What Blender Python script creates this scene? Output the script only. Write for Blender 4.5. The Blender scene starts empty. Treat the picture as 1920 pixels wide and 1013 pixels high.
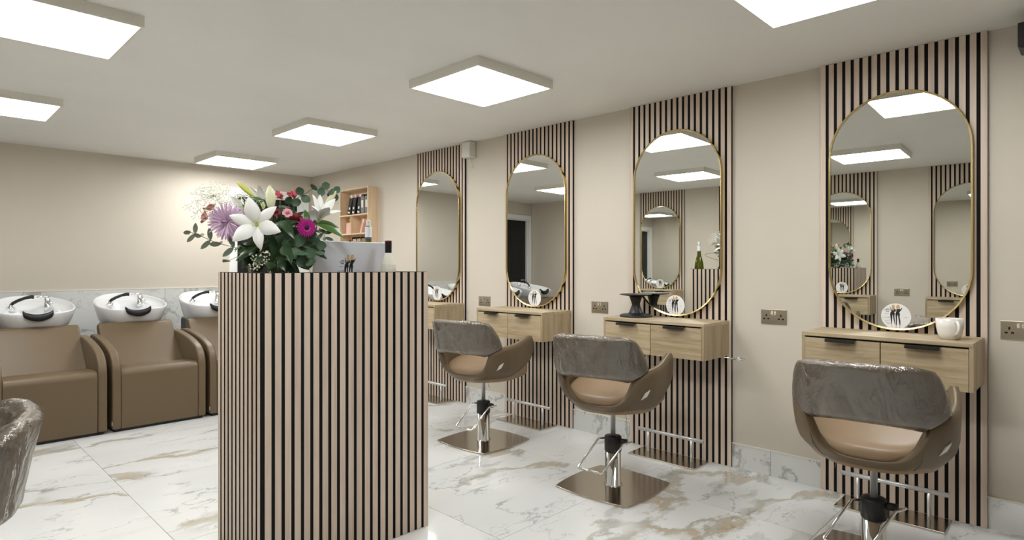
import bpy, bmesh, math, random
from mathutils import Vector, Matrix, Euler, noise
R = math.radians
sc = bpy.context.scene
col = sc.collection

# ------------------------------------------------------------------ camera, world, exposure
cd = bpy.data.cameras.new('camera'); cam = bpy.data.objects.new('camera', cd); col.objects.link(cam)
cam.location = (0, 0, 1.2423); cam.rotation_euler = (R(90), 0, R(-45.593))
cd.sensor_width = 36; cd.lens = 36 * 1127 / 1920; cd.shift_y = -0.003625; cd.clip_start = 0.02
sc.camera = cam
wd = bpy.data.worlds.new('world'); sc.world = wd; wd.use_nodes = True
wd.node_tree.nodes['Background'].inputs[0].default_value = (.9, .92, 1, 1)
wd.node_tree.nodes['Background'].inputs[1].default_value = 0.05
sc.view_settings.view_transform = 'Standard'; sc.view_settings.look = 'None'
sc.view_settings.gamma = 1; sc.view_settings.exposure = 0.0
try: sc.view_settings.use_curve_mapping = False
except Exception: pass
LIGHT = 19.8          # emission of the ceiling panels

# room: right wall X=XR, left wall X=XL, back wall Y=YB, front wall Y=YF
XR, XL, YB, YF, H = 3.624, -0.95, 7.068, -1.9, 2.36

# ------------------------------------------------------------------ materials
MATS = {}
def srgb(r, g, b):
    f = lambda c: (c/255/12.92) if c/255 <= .04045 else ((c/255+.055)/1.055)**2.4
    return (f(r), f(g), f(b), 1)
def mat(name):
    m = bpy.data.materials.new(name); m.use_nodes = True; MATS[name] = m
    nt = m.node_tree; return m, nt, nt.nodes['Principled BSDF']
def N(nt, t, **kw):
    n = nt.nodes.new(t)
    for k, v in kw.items():
        if k.startswith('i_'): n.inputs[k[2:].replace('_', ' ')].default_value = v
        else: setattr(n, k, v)
    return n
def L(nt, a, b): nt.links.new(a, b)
def ramp(nt, src, stops, interp='LINEAR'):
    n = nt.nodes.new('ShaderNodeValToRGB'); cr = n.color_ramp; cr.interpolation = interp
    while len(cr.elements) > 1: cr.elements.remove(cr.elements[-1])
    cr.elements[0].position = stops[0][0]; cr.elements[0].color = stops[0][1]
    for p, c in stops[1:]:
        e = cr.elements.new(p); e.color = c
    L(nt, src, n.inputs[0]); return n.outputs[0]
def g(v): return (v, v, v, 1)
def plain(name, c, rough=.5, metal=0, coat=0, bump=0, bscale=200, spec=.5, trans=0, ior=1.45, alpha=1):
    m, nt, b = mat(name)
    b.inputs['Base Color'].default_value = c; b.inputs['Roughness'].default_value = rough
    b.inputs['Metallic'].default_value = metal; b.inputs['Coat Weight'].default_value = coat
    b.inputs['Specular IOR Level'].default_value = spec
    b.inputs['Transmission Weight'].default_value = trans; b.inputs['IOR'].default_value = ior
    if bump:
        tc = N(nt, 'ShaderNodeTexCoord'); no = N(nt, 'ShaderNodeTexNoise', i_Scale=bscale, i_Detail=3.)
        L(nt, tc.outputs['Object'], no.inputs['Vector'])
        bp = N(nt, 'ShaderNodeBump', i_Strength=bump, i_Distance=.002)
        L(nt, no.outputs['Fac'], bp.inputs['Height']); L(nt, bp.outputs[0], b.inputs['Normal'])
    return m
def mixc(nt, fac, a, b):
    n = N(nt, 'ShaderNodeMix', data_type='RGBA')
    for sock, v in ((n.inputs['Factor'], fac), (n.inputs[6], a), (n.inputs[7], b)):
        if hasattr(v, 'links') or isinstance(v, bpy.types.NodeSocket): L(nt, v, sock)
        else: sock.default_value = v
    return n.outputs[2]
def math_(nt, op, a, b=0., clamp=False):
    n = N(nt, 'ShaderNodeMath', operation=op, use_clamp=clamp)
    for s, v in ((n.inputs[0], a), (n.inputs[1], b)):
        if isinstance(v, bpy.types.NodeSocket): L(nt, v, s)
        else: s.default_value = v
    return n.outputs[0]

def wallpaint(name, c):
    m, nt, b = mat(name)
    tc = N(nt, 'ShaderNodeTexCoord'); n1 = N(nt, 'ShaderNodeTexNoise', i_Scale=1.3, i_Detail=4.)
    L(nt, tc.outputs['Object'], n1.inputs['Vector'])
    cc = ramp(nt, n1.outputs['Fac'], [(.3, tuple(x*.97 for x in c[:3])+(1,)), (.7, tuple(min(1, x*1.02) for x in c[:3])+(1,))])
    L(nt, cc, b.inputs['Base Color']); b.inputs['Roughness'].default_value = .6
    n2 = N(nt, 'ShaderNodeTexNoise', i_Scale=160., i_Detail=3.); L(nt, tc.outputs['Object'], n2.inputs['Vector'])
    bp = N(nt, 'ShaderNodeBump', i_Strength=.06, i_Distance=.002); L(nt, n2.outputs['Fac'], bp.inputs['Height'])
    L(nt, bp.outputs[0], b.inputs['Normal'])
wallpaint('wall_paint', srgb(209, 200, 186))
wallpaint('ceiling_paint', srgb(236, 235, 230))
plain('white_paint', srgb(236, 236, 234), .35)
plain('black_door', srgb(20, 20, 22), .35)

def marble(name, seed, v=0.):
    m, nt, b = mat(name)
    tc = N(nt, 'ShaderNodeTexCoord'); oi = N(nt, 'ShaderNodeObjectInfo')
    off = N(nt, 'ShaderNodeVectorMath', operation='MULTIPLY_ADD')
    cmb = N(nt, 'ShaderNodeCombineXYZ')
    L(nt, math_(nt, 'MULTIPLY', oi.outputs['Random'], 37.), cmb.inputs[0])
    L(nt, math_(nt, 'MULTIPLY', oi.outputs['Random'], 61.), cmb.inputs[1]); cmb.inputs[2].default_value = seed
    off.inputs[1].default_value = (1, 1, 1)
    L(nt, tc.outputs['Object'], off.inputs[0]); L(nt, cmb.outputs[0], off.inputs[2])
    mp = N(nt, 'ShaderNodeMapping'); mp.inputs['Rotation'].default_value = (0.3, 0.5, R(35)); mp.inputs['Scale'].default_value = (1, 1.9, 1.3)
    L(nt, off.outputs[0], mp.inputs['Vector'])
    wob = N(nt, 'ShaderNodeTexNoise', i_Scale=3.2, i_Detail=10., i_Roughness=.66); L(nt, mp.outputs[0], wob.inputs['Vector'])
    wv = N(nt, 'ShaderNodeVectorMath', operation='MULTIPLY_ADD'); wv.inputs[1].default_value = (.38, .38, .38)
    L(nt, wob.outputs['Color'], wv.inputs[0]); L(nt, mp.outputs[0], wv.inputs[2])
    def band(scale, width, soft, detail=2.):
        n = N(nt, 'ShaderNodeTexNoise', i_Scale=scale, i_Detail=detail, i_Roughness=.5); L(nt, wv.outputs[0], n.inputs['Vector'])
        d = math_(nt, 'ABSOLUTE', math_(nt, 'SUBTRACT', n.outputs['Fac'], .5))
        r = N(nt, 'ShaderNodeMapRange', interpolation_type='SMOOTHSTEP'); L(nt, d, r.inputs[0])
        r.inputs[1].default_value = width; r.inputs[2].default_value = width+soft; r.inputs[3].default_value = 1; r.inputs[4].default_value = 0
        return r.outputs[0]
    def mask(scale, lo, hi, vec=mp):
        n = N(nt, 'ShaderNodeTexNoise', i_Scale=scale, i_Detail=2.); L(nt, vec.outputs[0], n.inputs['Vector'])
        r = N(nt, 'ShaderNodeMapRange', interpolation_type='SMOOTHSTEP'); L(nt, n.outputs['Fac'], r.inputs[0])
        r.inputs[1].default_value = lo; r.inputs[2].default_value = hi
        return r.outputs[0]
    broad = math_(nt, 'MULTIPLY', band(.95, .015, .009, 3.), mask(1.1, .48, .58))
    rim = math_(nt, 'MULTIPLY', band(.95, .03, .006, 3.), mask(1.1, .45, .56))
    thin = math_(nt, 'MULTIPLY', band(1.7, .0, .011+v*.1, 3.), mask(1.6, .45-v, .62-v))
    hair = math_(nt, 'MULTIPLY', band(2.9, .0, .007, 4.), mask(2.2, .5-v, .66-v))
    cl = N(nt, 'ShaderNodeTexNoise', i_Scale=.8, i_Detail=3.); L(nt, mp.outputs[0], cl.inputs['Vector'])
    base = ramp(nt, cl.outputs['Fac'], [(.35, srgb(224, 224, 222)), (.65, srgb(212, 213, 212))])
    tint = N(nt, 'ShaderNodeTexNoise', i_Scale=2.4, i_Detail=5., i_Roughness=.6); L(nt, wv.outputs[0], tint.inputs['Vector'])
    oc = ramp(nt, tint.outputs['Fac'], [(.36, srgb(168, 170, 168)), (.5, srgb(186, 180, 164)), (.62, srgb(192, 165, 126)), (.72, srgb(205, 196, 180))])
    c1 = mixc(nt, math_(nt, 'MULTIPLY', broad, .8), base, oc)
    c1b = mixc(nt, math_(nt, 'MULTIPLY', rim, .28), c1, srgb(150, 148, 140))
    c2 = mixc(nt, math_(nt, 'MULTIPLY', thin, .62), c1b, srgb(132, 132, 128))
    c3 = mixc(nt, math_(nt, 'MULTIPLY', hair, .6), c2, srgb(120, 118, 112))
    L(nt, c3, b.inputs['Base Color'])
    b.inputs['Roughness'].default_value = .07; b.inputs['Specular IOR Level'].default_value = .55
marble('marble_floor', 0.); marble('marble_wall', 9., .16)
plain('grout', srgb(165, 162, 155), .8)

def wood(name, dark, mid, light, scale, rough=.5, fig=False):
    """stretched grain; scale is the mapping scale on x,y,z (small along the grain)"""
    m, nt, b = mat(name)
    tc = N(nt, 'ShaderNodeTexCoord'); oi = N(nt, 'ShaderNodeObjectInfo')
    add = N(nt, 'ShaderNodeVectorMath', operation='ADD'); cmb = N(nt, 'ShaderNodeCombineXYZ')
    for i in range(3): L(nt, math_(nt, 'MULTIPLY', oi.outputs['Random'], (31., 17., 23.)[i]), cmb.inputs[i])
    L(nt, tc.outputs['Object'], add.inputs[0]); L(nt, cmb.outputs[0], add.inputs[1])
    mp = N(nt, 'ShaderNodeMapping'); mp.inputs['Scale'].default_value = scale; L(nt, add.outputs[0], mp.inputs['Vector'])
    n = N(nt, 'ShaderNodeTexNoise', i_Scale=1., i_Detail=8., i_Roughness=.65, i_Distortion=.5 if fig else .1); L(nt, mp.outputs[0], n.inputs['Vector'])
    c = ramp(nt, n.outputs['Fac'], [(.3, dark), (.48, mid), (.7, light)])
    if fig:
        mp2 = N(nt, 'ShaderNodeMapping'); mp2.inputs['Scale'].default_value = tuple(s*.45 for s in scale); L(nt, add.outputs[0], mp2.inputs['Vector'])
        w = N(nt, 'ShaderNodeTexNoise', i_Scale=.6, i_Detail=2., i_Distortion=1.2); L(nt, mp2.outputs[0], w.inputs['Vector'])
        f = math_(nt, 'FRACT', math_(nt, 'MULTIPLY', w.outputs['Fac'], 14.))
        f = math_(nt, 'MULTIPLY', math_(nt, 'POWER', f, 4.), .3)
        c = mixc(nt, f, c, dark)
    v = N(nt, 'ShaderNodeHueSaturation'); L(nt, c, v.inputs['Color'])
    L(nt, math_(nt, 'ADD', math_(nt, 'MULTIPLY', oi.outputs['Random'], .12), .94), v.inputs['Value'])
    L(nt, v.outputs[0], b.inputs['Base Color'])
    b.inputs['Roughness'].default_value = rough
    bp = N(nt, 'ShaderNodeBump', i_Strength=.08, i_Distance=.001); L(nt, n.outputs['Fac'], bp.inputs['Height']); L(nt, bp.outputs[0], b.inputs['Normal'])
wood('slat_oak', srgb(192, 171, 153), srgb(208, 189, 172), srgb(219, 203, 187), (45, 45, 1.6))
wood('oak_front', srgb(154, 134, 104), srgb(180, 161, 130), srgb(199, 183, 154), (26, 3., 42), .45, True)
wood('oak_side', srgb(142, 122, 94), srgb(167, 148, 118), srgb(183, 165, 136), (26, 26, 2.2), .45)
wood('pine', srgb(208, 176, 140), srgb(222, 194, 160), srgb(232, 209, 180), (40, 40, 3), .5)
plain('felt_black', srgb(16, 15, 15), .9)
plain('brass', srgb(212, 192, 138), .22, 1)
plain('mirror_glass', (.80, .81, .785, 1), 0.0, 1)
plain('chrome', (.78, .79, .8, 1), .06, 1)
plain('pole_steel', (.60, .60, .60, 1), .36, .55)
plain('rubber_black', srgb(22, 22, 23), .45)
plain('plastic_black', srgb(26, 26, 27), .4)
plain('handle_black', srgb(58, 54, 50), .4, .6)
plain('leather', srgb(103, 86, 64), .42, bump=.12, bscale=350)
plain('leather_light', srgb(146, 122, 96), .4, bump=.1, bscale=350)
plain('ceramic', srgb(222, 223, 225), .06, coat=.5)
plain('white_plastic', srgb(225, 223, 214), .4)
plain('light_frame', srgb(232, 229, 220), .45)
plain('tag_white', srgb(225, 225, 220), .6)
plain('paper', srgb(238, 238, 240), .4)
plain('ink', srgb(32, 30, 36), .5); plain('ink_grey', srgb(150, 150, 155), .5)
plain('ink_blond', srgb(196, 164, 92), .5); plain('ink_skin', srgb(224, 178, 150), .5)
plain('laptop_grey', srgb(216, 218, 226), .4, .0)
plain('keys', srgb(30, 30, 32), .5); 
plain('glass', (1, 1, 1, 1), .0, trans=1, ior=1.45)
plain('green_glass', srgb(110, 120, 30), .03, trans=.75, ior=1.45)
plain('dark_glass', srgb(20, 14, 12), .05, coat=.5)
plain('label_cream', srgb(222, 218, 205), .5); plain('label_white', srgb(232, 234, 238), .45); plain('label_blue', srgb(92, 98, 150), .45)
plain('cap_black', srgb(22, 20, 20), .3); plain('cap_red', srgb(120, 30, 40), .35); plain('gold', srgb(190, 155, 80), .25, 1)
plain('pink_pack', srgb(226, 182, 172), .45); plain('black_pack', srgb(30, 29, 30), .35); plain('pack_clear', srgb(120, 120, 116), .3)
plain('mug', srgb(238, 234, 228), .15, coat=.3)
plain('lily_white', srgb(243, 243, 240), .45); plain('lily_heart', srgb(205, 214, 120), .5); plain('lily_bud', srgb(205, 210, 110), .45); plain('bud_pale', srgb(225, 226, 190), .45)
plain('chrys', srgb(216, 186, 214), .55); plain('chrys_deep', srgb(150, 100, 140), .55)
plain('gerbera', srgb(166, 10, 122), .5); plain('gerbera_eye', srgb(40, 6, 30), .7)
plain('rose_pink', srgb(224, 160, 170), .5); plain('rose_pale', srgb(242, 206, 192), .5); plain('coral', srgb(240, 132, 146), .5); plain('dark_red', srgb(120, 22, 36), .5)
plain('leaf_dark', srgb(34, 60, 30), .3); plain('leaf_mid', srgb(70, 105, 42), .35); plain('leaf_euc', srgb(72, 98, 74), .55); plain('leaf_grey', srgb(112, 122, 104), .6)
plain('stem', srgb(82, 108, 50), .5); plain('stem_brown', srgb(110, 100, 70), .6); plain('breath', srgb(236, 236, 222), .7); plain('rattan', srgb(206, 186, 148), .6)

m, nt, b = mat('socket_steel')
tc = N(nt, 'ShaderNodeTexCoord'); gr = N(nt, 'ShaderNodeTexNoise', i_Scale=6., i_Detail=2.)
L(nt, tc.outputs['Object'], gr.inputs['Vector'])
b.inputs['Metallic'].default_value = 1; b.inputs['Base Color'].default_value = srgb(214, 208, 194); b.inputs['Roughness'].default_value = .3
b.inputs['Anisotropic'].default_value = .8
m, nt, b = mat('brushed_steel')
tc = N(nt, 'ShaderNodeTexCoord'); mp = N(nt, 'ShaderNodeMapping'); mp.inputs['Scale'].default_value = (4, 260, 4)
no = N(nt, 'ShaderNodeTexNoise', i_Scale=1., i_Detail=4.); L(nt, tc.outputs['Object'], mp.inputs[0]); L(nt, mp.outputs[0], no.inputs['Vector'])
b.inputs['Metallic'].default_value = 1; b.inputs['Base Color'].default_value = srgb(196, 189, 178)
L(nt, math_(nt, 'ADD', math_(nt, 'MULTIPLY', no.outputs['Fac'], .16), .1), b.inputs['Roughness'])
# clear plastic wrap: thin film, part see-through, part gloss
m, nt, b = mat('plastic_film')
nt.nodes.remove(b); out = nt.nodes['Material Output']
tr = N(nt, 'ShaderNodeBsdfTransparent'); tr.inputs[0].default_value = (.93, .94, .95, 1)
gl = N(nt, 'ShaderNodeBsdfGlossy'); gl.inputs['Roughness'].default_value = .08; gl.inputs[0].default_value = (1, .98, .94, 1)
df = N(nt, 'ShaderNodeBsdfDiffuse'); df.inputs[0].default_value = (.62, .62, .62, 1)
lw = N(nt, 'ShaderNodeLayerWeight', i_Blend=.22)
tc = N(nt, 'ShaderNodeTexCoord'); mp = N(nt, 'ShaderNodeMapping'); mp.inputs['Scale'].default_value = (1, 1.6, .7); L(nt, tc.outputs['Object'], mp.inputs[0])
n1 = N(nt, 'ShaderNodeTexNoise', i_Scale=7., i_Detail=3., i_Distortion=1.4); L(nt, mp.outputs[0], n1.inputs['Vector'])
n2 = N(nt, 'ShaderNodeTexNoise', i_Scale=40., i_Detail=3., i_Distortion=2.); L(nt, mp.outputs[0], n2.inputs['Vector'])
hh = math_(nt, 'ADD', math_(nt, 'MULTIPLY', n1.outputs['Fac'], 1.), math_(nt, 'MULTIPLY', n2.outputs['Fac'], .12))
bp = N(nt, 'ShaderNodeBump', i_Strength=.9, i_Distance=.035); L(nt, hh, bp.inputs['Height'])
L(nt, bp.outputs[0], gl.inputs['Normal']); L(nt, bp.outputs[0], lw.inputs['Normal'])
mx = N(nt, 'ShaderNodeMixShader'); mx.inputs[0].default_value = .05; L(nt, tr.outputs[0], mx.inputs[1]); L(nt, df.outputs[0], mx.inputs[2])
fr = math_(nt, 'ADD', math_(nt, 'MULTIPLY', lw.outputs['Fresnel'], .8), .1, True)
mx2 = N(nt, 'ShaderNodeMixShader'); L(nt, fr, mx2.inputs[0]); L(nt, mx.outputs[0], mx2.inputs[1]); L(nt, gl.outputs[0], mx2.inputs[2])
L(nt, mx2.outputs[0], out.inputs[0])
m, nt, b = mat('light_panel')
b.inputs['Base Color'].default_value = (.9, .9, .9, 1); b.inputs['Emission Color'].default_value = (.985, 1, .985, 1); b.inputs['Emission Strength'].default_value = LIGHT

# ------------------------------------------------------------------ mesh helpers
class MB:
    def __init__(s): s.v = []; s.f = []
    def add(s, vs, fs):
        o = len(s.v); s.v += [tuple(p) for p in vs]; s.f += [tuple(i+o for i in f) for f in fs]; return s
    def box(s, x0, x1, y0, y1, z0, z1):
        vs = [(x, y, z) for x in (x0, x1) for y in (y0, y1) for z in (z0, z1)]
        return s.add(vs, [(0, 1, 3, 2), (4, 6, 7, 5), (0, 4, 5, 1), (2, 3, 7, 6), (0, 2, 6, 4), (1, 5, 7, 3)])
    def lathe(s, prof, n=24, c=(0, 0, 0), cap=True):
        vs = []; fs = []
        for r, z in prof:
            for k in range(n):
                a = 2*math.pi*k/n; vs.append((c[0]+r*math.cos(a), c[1]+r*math.sin(a), c[2]+z))
        for i in range(len(prof)-1):
            for k in range(n):
                fs.append((i*n+k, i*n+(k+1) % n, (i+1)*n+(k+1) % n, (i+1)*n+k))
        if cap:
            fs.append(tuple(range(n))[::-1]); fs.append(tuple((len(prof)-1)*n+k for k in range(n)))
        return s.add(vs, fs)
    def tube(s, pts, r, n=8, closed=False):
        pts = [Vector(p) for p in pts]; m_ = len(pts); rs = r if isinstance(r, (list, tuple)) else [r]*m_
        vs = []; fs = []; up = None
        for i, p in enumerate(pts):
            if closed: t = pts[(i+1) % m_]-pts[i-1]
            else: t = pts[min(i+1, m_-1)]-pts[max(i-1, 0)]
            t.normalize()
            if up is None:
                up = Vector((0, 0, 1)) if abs(t.z) < .9 else Vector((1, 0, 0))
            a = t.cross(up); a.normalize(); bb = a.cross(t); up = bb
            for k in range(n):
                q = 2*math.pi*k/n; vs.append(p+rs[i]*(math.cos(q)*a+math.sin(q)*bb))
        for i in range(m_ if closed else m_-1):
            j = (i+1) % m_
            for k in range(n): fs.append((i*n+k, i*n+(k+1) % n, j*n+(k+1) % n, j*n+k))
        if not closed:
            fs.append(tuple(range(n))[::-1]); fs.append(tuple((m_-1)*n+k for k in range(n)))
        return s.add(vs, fs)
    def prism(s, poly, f0, f1):
        """poly: list of 2d points; f0,f1 map a point to 3d for the two caps"""
        n = len(poly); vs = [f0(p) for p in poly]+[f1(p) for p in poly]
        fs = [tuple(range(n))[::-1], tuple(range(n, 2*n))]+[(i, (i+1) % n, n+(i+1) % n, n+i) for i in range(n)]
        return s.add(vs, fs)
    def rings(s, rings, close=True, cap0=True, cap1=True):
        n = len(rings[0]); vs = [p for r in rings for p in r]; fs = []
        for i in range(len(rings)-1):
            for k in range(n if close else n-1):
                fs.append((i*n+k, i*n+(k+1) % n, (i+1)*n+(k+1) % n, (i+1)*n+k))
        if cap0: fs.append(tuple(range(n))[::-1])
        if cap1: fs.append(tuple((len(rings)-1)*n+k for k in range(n)))
        return s.add(vs, fs)
    def mesh(s, name, smooth=False):
        me = bpy.data.meshes.new(name); me.from_pydata(s.v, [], s.f)
        bm = bmesh.new(); bm.from_mesh(me); bmesh.ops.recalc_face_normals(bm, faces=bm.faces); bm.to_mesh(me); bm.free()
        if smooth:
            for p in me.polygons: p.use_smooth = True
        me.update(); return me
def ob(name, data, m=None, parent=None, loc=None, rot=None, bevel=0, sub=0, segs=2):
    o = bpy.data.objects.new(name, data); col.objects.link(o)
    if m and data is not None:
        if not data.materials: data.materials.append(MATS[m])
        elif data.materials[0] != MATS[m]:
            o.material_slots[0].link = 'OBJECT'; o.material_slots[0].material = MATS[m]
    if parent: o.parent = parent
    if loc is not None: o.location = loc
    if rot is not None: o.rotation_euler = rot
    if bevel:
        md = o.modifiers.new('bevel', 'BEVEL'); md.width = bevel; md.segments = segs; md.limit_method = 'ANGLE'; md.angle_limit = R(40)
        for p in data.polygons: p.use_smooth = True
        wn = o.modifiers.new('wn', 'WEIGHTED_NORMAL')
    if sub:
        md = o.modifiers.new('sub', 'SUBSURF'); md.levels = sub; md.render_levels = sub
        for p in data.polygons: p.use_smooth = True
    return o
def part(name, mb, m, parent, smooth=False, **kw):
    return ob(name, mb.mesh(name, smooth), m, parent, **kw)
def tag(o, label, cat, group=None):
    o['label'] = label; o['category'] = cat
    if group: o['group'] = group
    return o
def thing(name, label, cat, loc=(0, 0, 0), rz=0, group=None):
    o = bpy.data.objects.new(name, None); col.objects.link(o); o.empty_display_size = .1
    o.location = loc; o.rotation_euler = (0, 0, rz); return tag(o, label, cat, group)
def struct(o): o['kind'] = 'structure'; return o
def copy_tree(o, parent=None):
    c = o.copy(); col.objects.link(c)
    if parent: c.parent = parent
    for ch in o.children: copy_tree(ch, c)
    return c
def bx(*a): return MB().box(*a)
def lerp_table(tab, x):
    if x <= tab[0][0]: return tab[0][1]
    for (a, va), (b_, vb) in zip(tab, tab[1:]):
        if x <= b_:
            t = (x-a)/(b_-a); return va+(vb-va)*t
    return tab[-1][1]

# ================================================================== the setting
TX = [2.955+1.04*i for i in range(-4, 2)]; TY = [.945+1.005*i for i in range(-3, 8)]
floor = struct(ob('floor', bx(XL, XR, YF, YB, -.06, -.0035).mesh('floor'), 'grout'))
for i in range(len(TX)-1):
    for j in range(len(TY)-1):
        x0, x1, y0, y1 = max(TX[i], XL), min(TX[i+1], XR), max(TY[j], YF), min(TY[j+1], YB)
        if x1-x0 < .05 or y1-y0 < .05: continue
        cx, cy = (x0+x1)/2, (y0+y1)/2; e = .0012
        t = ob('floor_tile', bx(x0-cx+e, x1-cx-e, y0-cy+e, y1-cy-e, -.003, 0).mesh('floor_tile'), 'marble_floor', floor, (cx, cy, 0))
ceiling = struct(ob('ceiling', bx(XL-.1, XR+.1, YF-.1, YB+.1, H, H+.08).mesh('ceiling'), 'ceiling_paint'))
wr = struct(ob('wall_right', bx(XR, XR+.1, YF-.1, YB+.1, -.06, H).mesh('wall_right'), 'wall_paint'))
wl = struct(ob('wall_left', bx(XL-.1, XL, YF-.1, YB+.1, -.06, H).mesh('wall_left'), 'wall_paint'))
wf = struct(ob('wall_front', bx(XL, XR, YF-.1, YF, -.06, H).mesh('wall_front'), 'wall_paint'))
# back wall with two door openings
D1 = (2.70, 3.476); D2 = (-.86, -.02); DT = 2.065
wb = MB(); xs = [XL, D2[0], D2[1], D1[0], D1[1], XR]
for a, b_ in ((XL, D2[0]), (D2[1], D1[0]), (D1[1], XR)): wb.box(a, b_, YB, YB+.1, -.06, H)
for a, b_ in (D1, D2): wb.box(a, b_, YB, YB+.1, DT, H)
wallb = struct(ob('wall_back', wb.mesh('wall_back'), 'wall_paint'))
def door(name, d, fx0, fx1):
    dr = bpy.data.objects.new(name, None); col.objects.link(dr); dr.location = ((d[0]+d[1])/2, YB, 0); struct(dr)
    w = (d[1]-d[0])/2; a0 = fx0-dr.location.x; a1 = fx1-dr.location.x
    fm = MB()
    fm.box(a0, -w, -.018, 0, 0, DT+.078); fm.box(w, a1, -.018, 0, 0, DT+.078); fm.box(-w, w, -.018, 0, DT, DT+.078)
    fm.box(-w, -w+.02, 0, .1, 0, DT); fm.box(w-.02, w, 0, .1, 0, DT); fm.box(-w+.02, w-.02, 0, .1, DT-.02, DT)
    part('door_frame', fm, 'white_paint', dr, bevel=.003)
    lf = part('door_leaf', bx(-w+.02, w-.02, .045, .085, .004, DT-.02), 'black_door', dr)
    for z0, z1 in ((.22, .92), (1.06, 1.9)):
        for s in (-1, 1):
            part('door_panel', bx(min(s*.04, s*(w-.12)), max(s*.04, s*(w-.12)), .037, .046, z0, z1), 'black_door', lf, bevel=.004)
    hm = MB(); hm.tube([(-w+.08, .045, 1.0), (-w+.08, .0, 1.0), (-w+.2, -.002, 1.0)], .009)
    part('door_handle', hm, 'chrome', lf, smooth=True)
door('door_1', D1, 2.624, 3.581); door('door_2', D2, -.935, .055)
# marble wainscot on the back wall, tile by tile
TX2 = [.055, .93, 1.97, 2.624]
wt = struct(ob('trim_1', bx(.055, 2.624, YB-.012, YB, 1.006, 1.013).mesh('trim_1'), 'light_frame'))
for a, b_ in zip(TX2, TX2[1:]):
    c = (a+b_)/2
    ob('wall_tile', bx(a-c+.001, b_-c-.001, -.010, 0, 0, 1.005).mesh('wall_tile'), 'marble_wall', wallb, (c, YB, 0), bevel=.0012)
# marble skirting on both side walls between the slat panels
STR = [.75, 2.0, 3.25, 4.5]; STL = [.80, 2.03, 3.25, 4.48]; PW = .735
def skirting(name, X, sgn, cuts):
    root = struct(bpy.data.objects.new(name, None)); col.objects.link(root); root.location = (X, 0, 0)
    for a, b_ in cuts:
        n = max(1, round((b_-a)/.8)); st = (b_-a)/n
        for k in range(n):
            y0, y1 = a+k*st+.001, a+(k+1)*st-.001; c = (y0+y1)/2
            x0, x1 = sorted((0, sgn*.010))
            ob('skirting_tile', bx(x0, x1, y0-c, y1-c, 0.0, .146).mesh('skirting_tile'), 'marble_wall', root, (0, c, 0))
        x0, x1 = sorted((0, sgn*.012)); part('edge_trim', bx(x0, x1, a, b_, .146, .151), 'light_frame', root)
def gaps(st):
    e = [YF]; 
    for c in st: e += [c-PW/2, c+PW/2]
    e.append(YB); return [(e[i], e[i+1]) for i in range(0, len(e), 2)]
gr_ = gaps(STR); gr_[1] = (gr_[1][0], 1.397); gr_.insert(2, (1.397, STR[1]-PW/2))
skirting('baseboard_right', XR, -1, gr_); skirting('baseboard_left', XL, 1, gaps(STL))

# ================================================================== ceiling lights
LS = .612; LH = .05
lf_me = MB()
h_ = LS/2
for a in ((-h_, h_, -h_, -h_+.014), (-h_, h_, h_-.014, h_), (-h_, -h_+.014, -h_+.014, h_-.014), (h_-.014, h_, -h_+.014, h_-.014)):
    lf_me.box(a[0], a[1], a[2], a[3], -LH, 0)
lf_me.box(-h_+.014, h_-.014, -h_+.014, h_-.014, -.012, 0)
lf_mesh = lf_me.mesh('light_frame'); lp_mesh = bx(-h_+.014, h_-.014, -h_+.014, h_-.014, -LH+.004, -LH+.012).mesh('light_diffuser')
LIGHTS = [(2.45, 6.40, 'square white ceiling light panel near the corner with the wooden shelf'),
          (2.45, 4.55, 'square white ceiling light panel second in its row from the wooden shelf corner'),
          (2.45, 2.66, 'square white ceiling light panel third in its row from the wooden shelf corner'),
          (2.45, .755, 'square white ceiling light panel before the mirror with the mug'),
          (.465, 3.36, 'square ceiling light panel between the wrapped chair and the light over the basins'),
          (.465, 5.26, 'square ceiling light panel nearest the backwash basins'),
          (.465, 1.47, 'square ceiling light panel seen only as a reflection in the mirror above the mug')]
for x, y, lb in LIGHTS:
    t = thing('ceiling_light', lb, 'ceiling light', (x, y, H), 0, 'square ceiling light panels')
    ob('light_frame', lf_mesh, 'light_frame', t); ob('light_diffuser', lp_mesh, 'light_panel', t)

# ================================================================== slat panels with stations
NS = 18; PITCH = PW/NS+.0007; SWd = .0259
def veneer(me, axis, sgn):
    me.materials.append(MATS['slat_oak']); me.materials.append(MATS['felt_black'])
    for p in me.polygons: p.material_index = 0 if p.normal[axis]*sgn > .9 else 1
    return me
back_mesh = bx(0, .0145, -PW/2, PW/2, 0.001, H-.001).mesh('felt_backing')
slat_mesh = veneer(bx(.0145, .020, -SWd/2, SWd/2, 0.001, H-.001).mesh('slat'), 0, 1)
def stadium(w, h, n=24, cz=0.):
    r = w/2; s = h/2-r; pts = []
    for k in range(n+1):
        a = math.pi*k/n; pts.append((r*math.cos(a), cz+s+r*math.sin(a)))
    for k in range(n+1):
        a = math.pi+math.pi*k/n; pts.append((r*math.cos(a), cz-s+r*math.sin(a)))
    return pts
MWd, MHt = .632, 1.228
st_out = stadium(MWd, MHt); st_in = stadium(MWd-.018, MHt-.018)
gl_mb = MB().prism(st_in, lambda p: (.006, p[0], p[1]), lambda p: (.018, p[0], p[1]))
gl_mesh = gl_mb.mesh('mirror_glass')
fr_mb = MB(); n_ = len(st_out)
rr = [[(.0, p[0], p[1]) for p in st_out], [(.024, p[0], p[1]) for p in st_out], [(.026, p[0]*.994, p[1]*.997) for p in st_out],
      [(.024, p[0], p[1]) for p in st_in], [(.0, p[0], p[1]) for p in st_in]]
fr_mb.rings(rr+[rr[0]], True, False, False); fr_mesh = fr_mb.mesh('mirror_frame')

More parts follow.
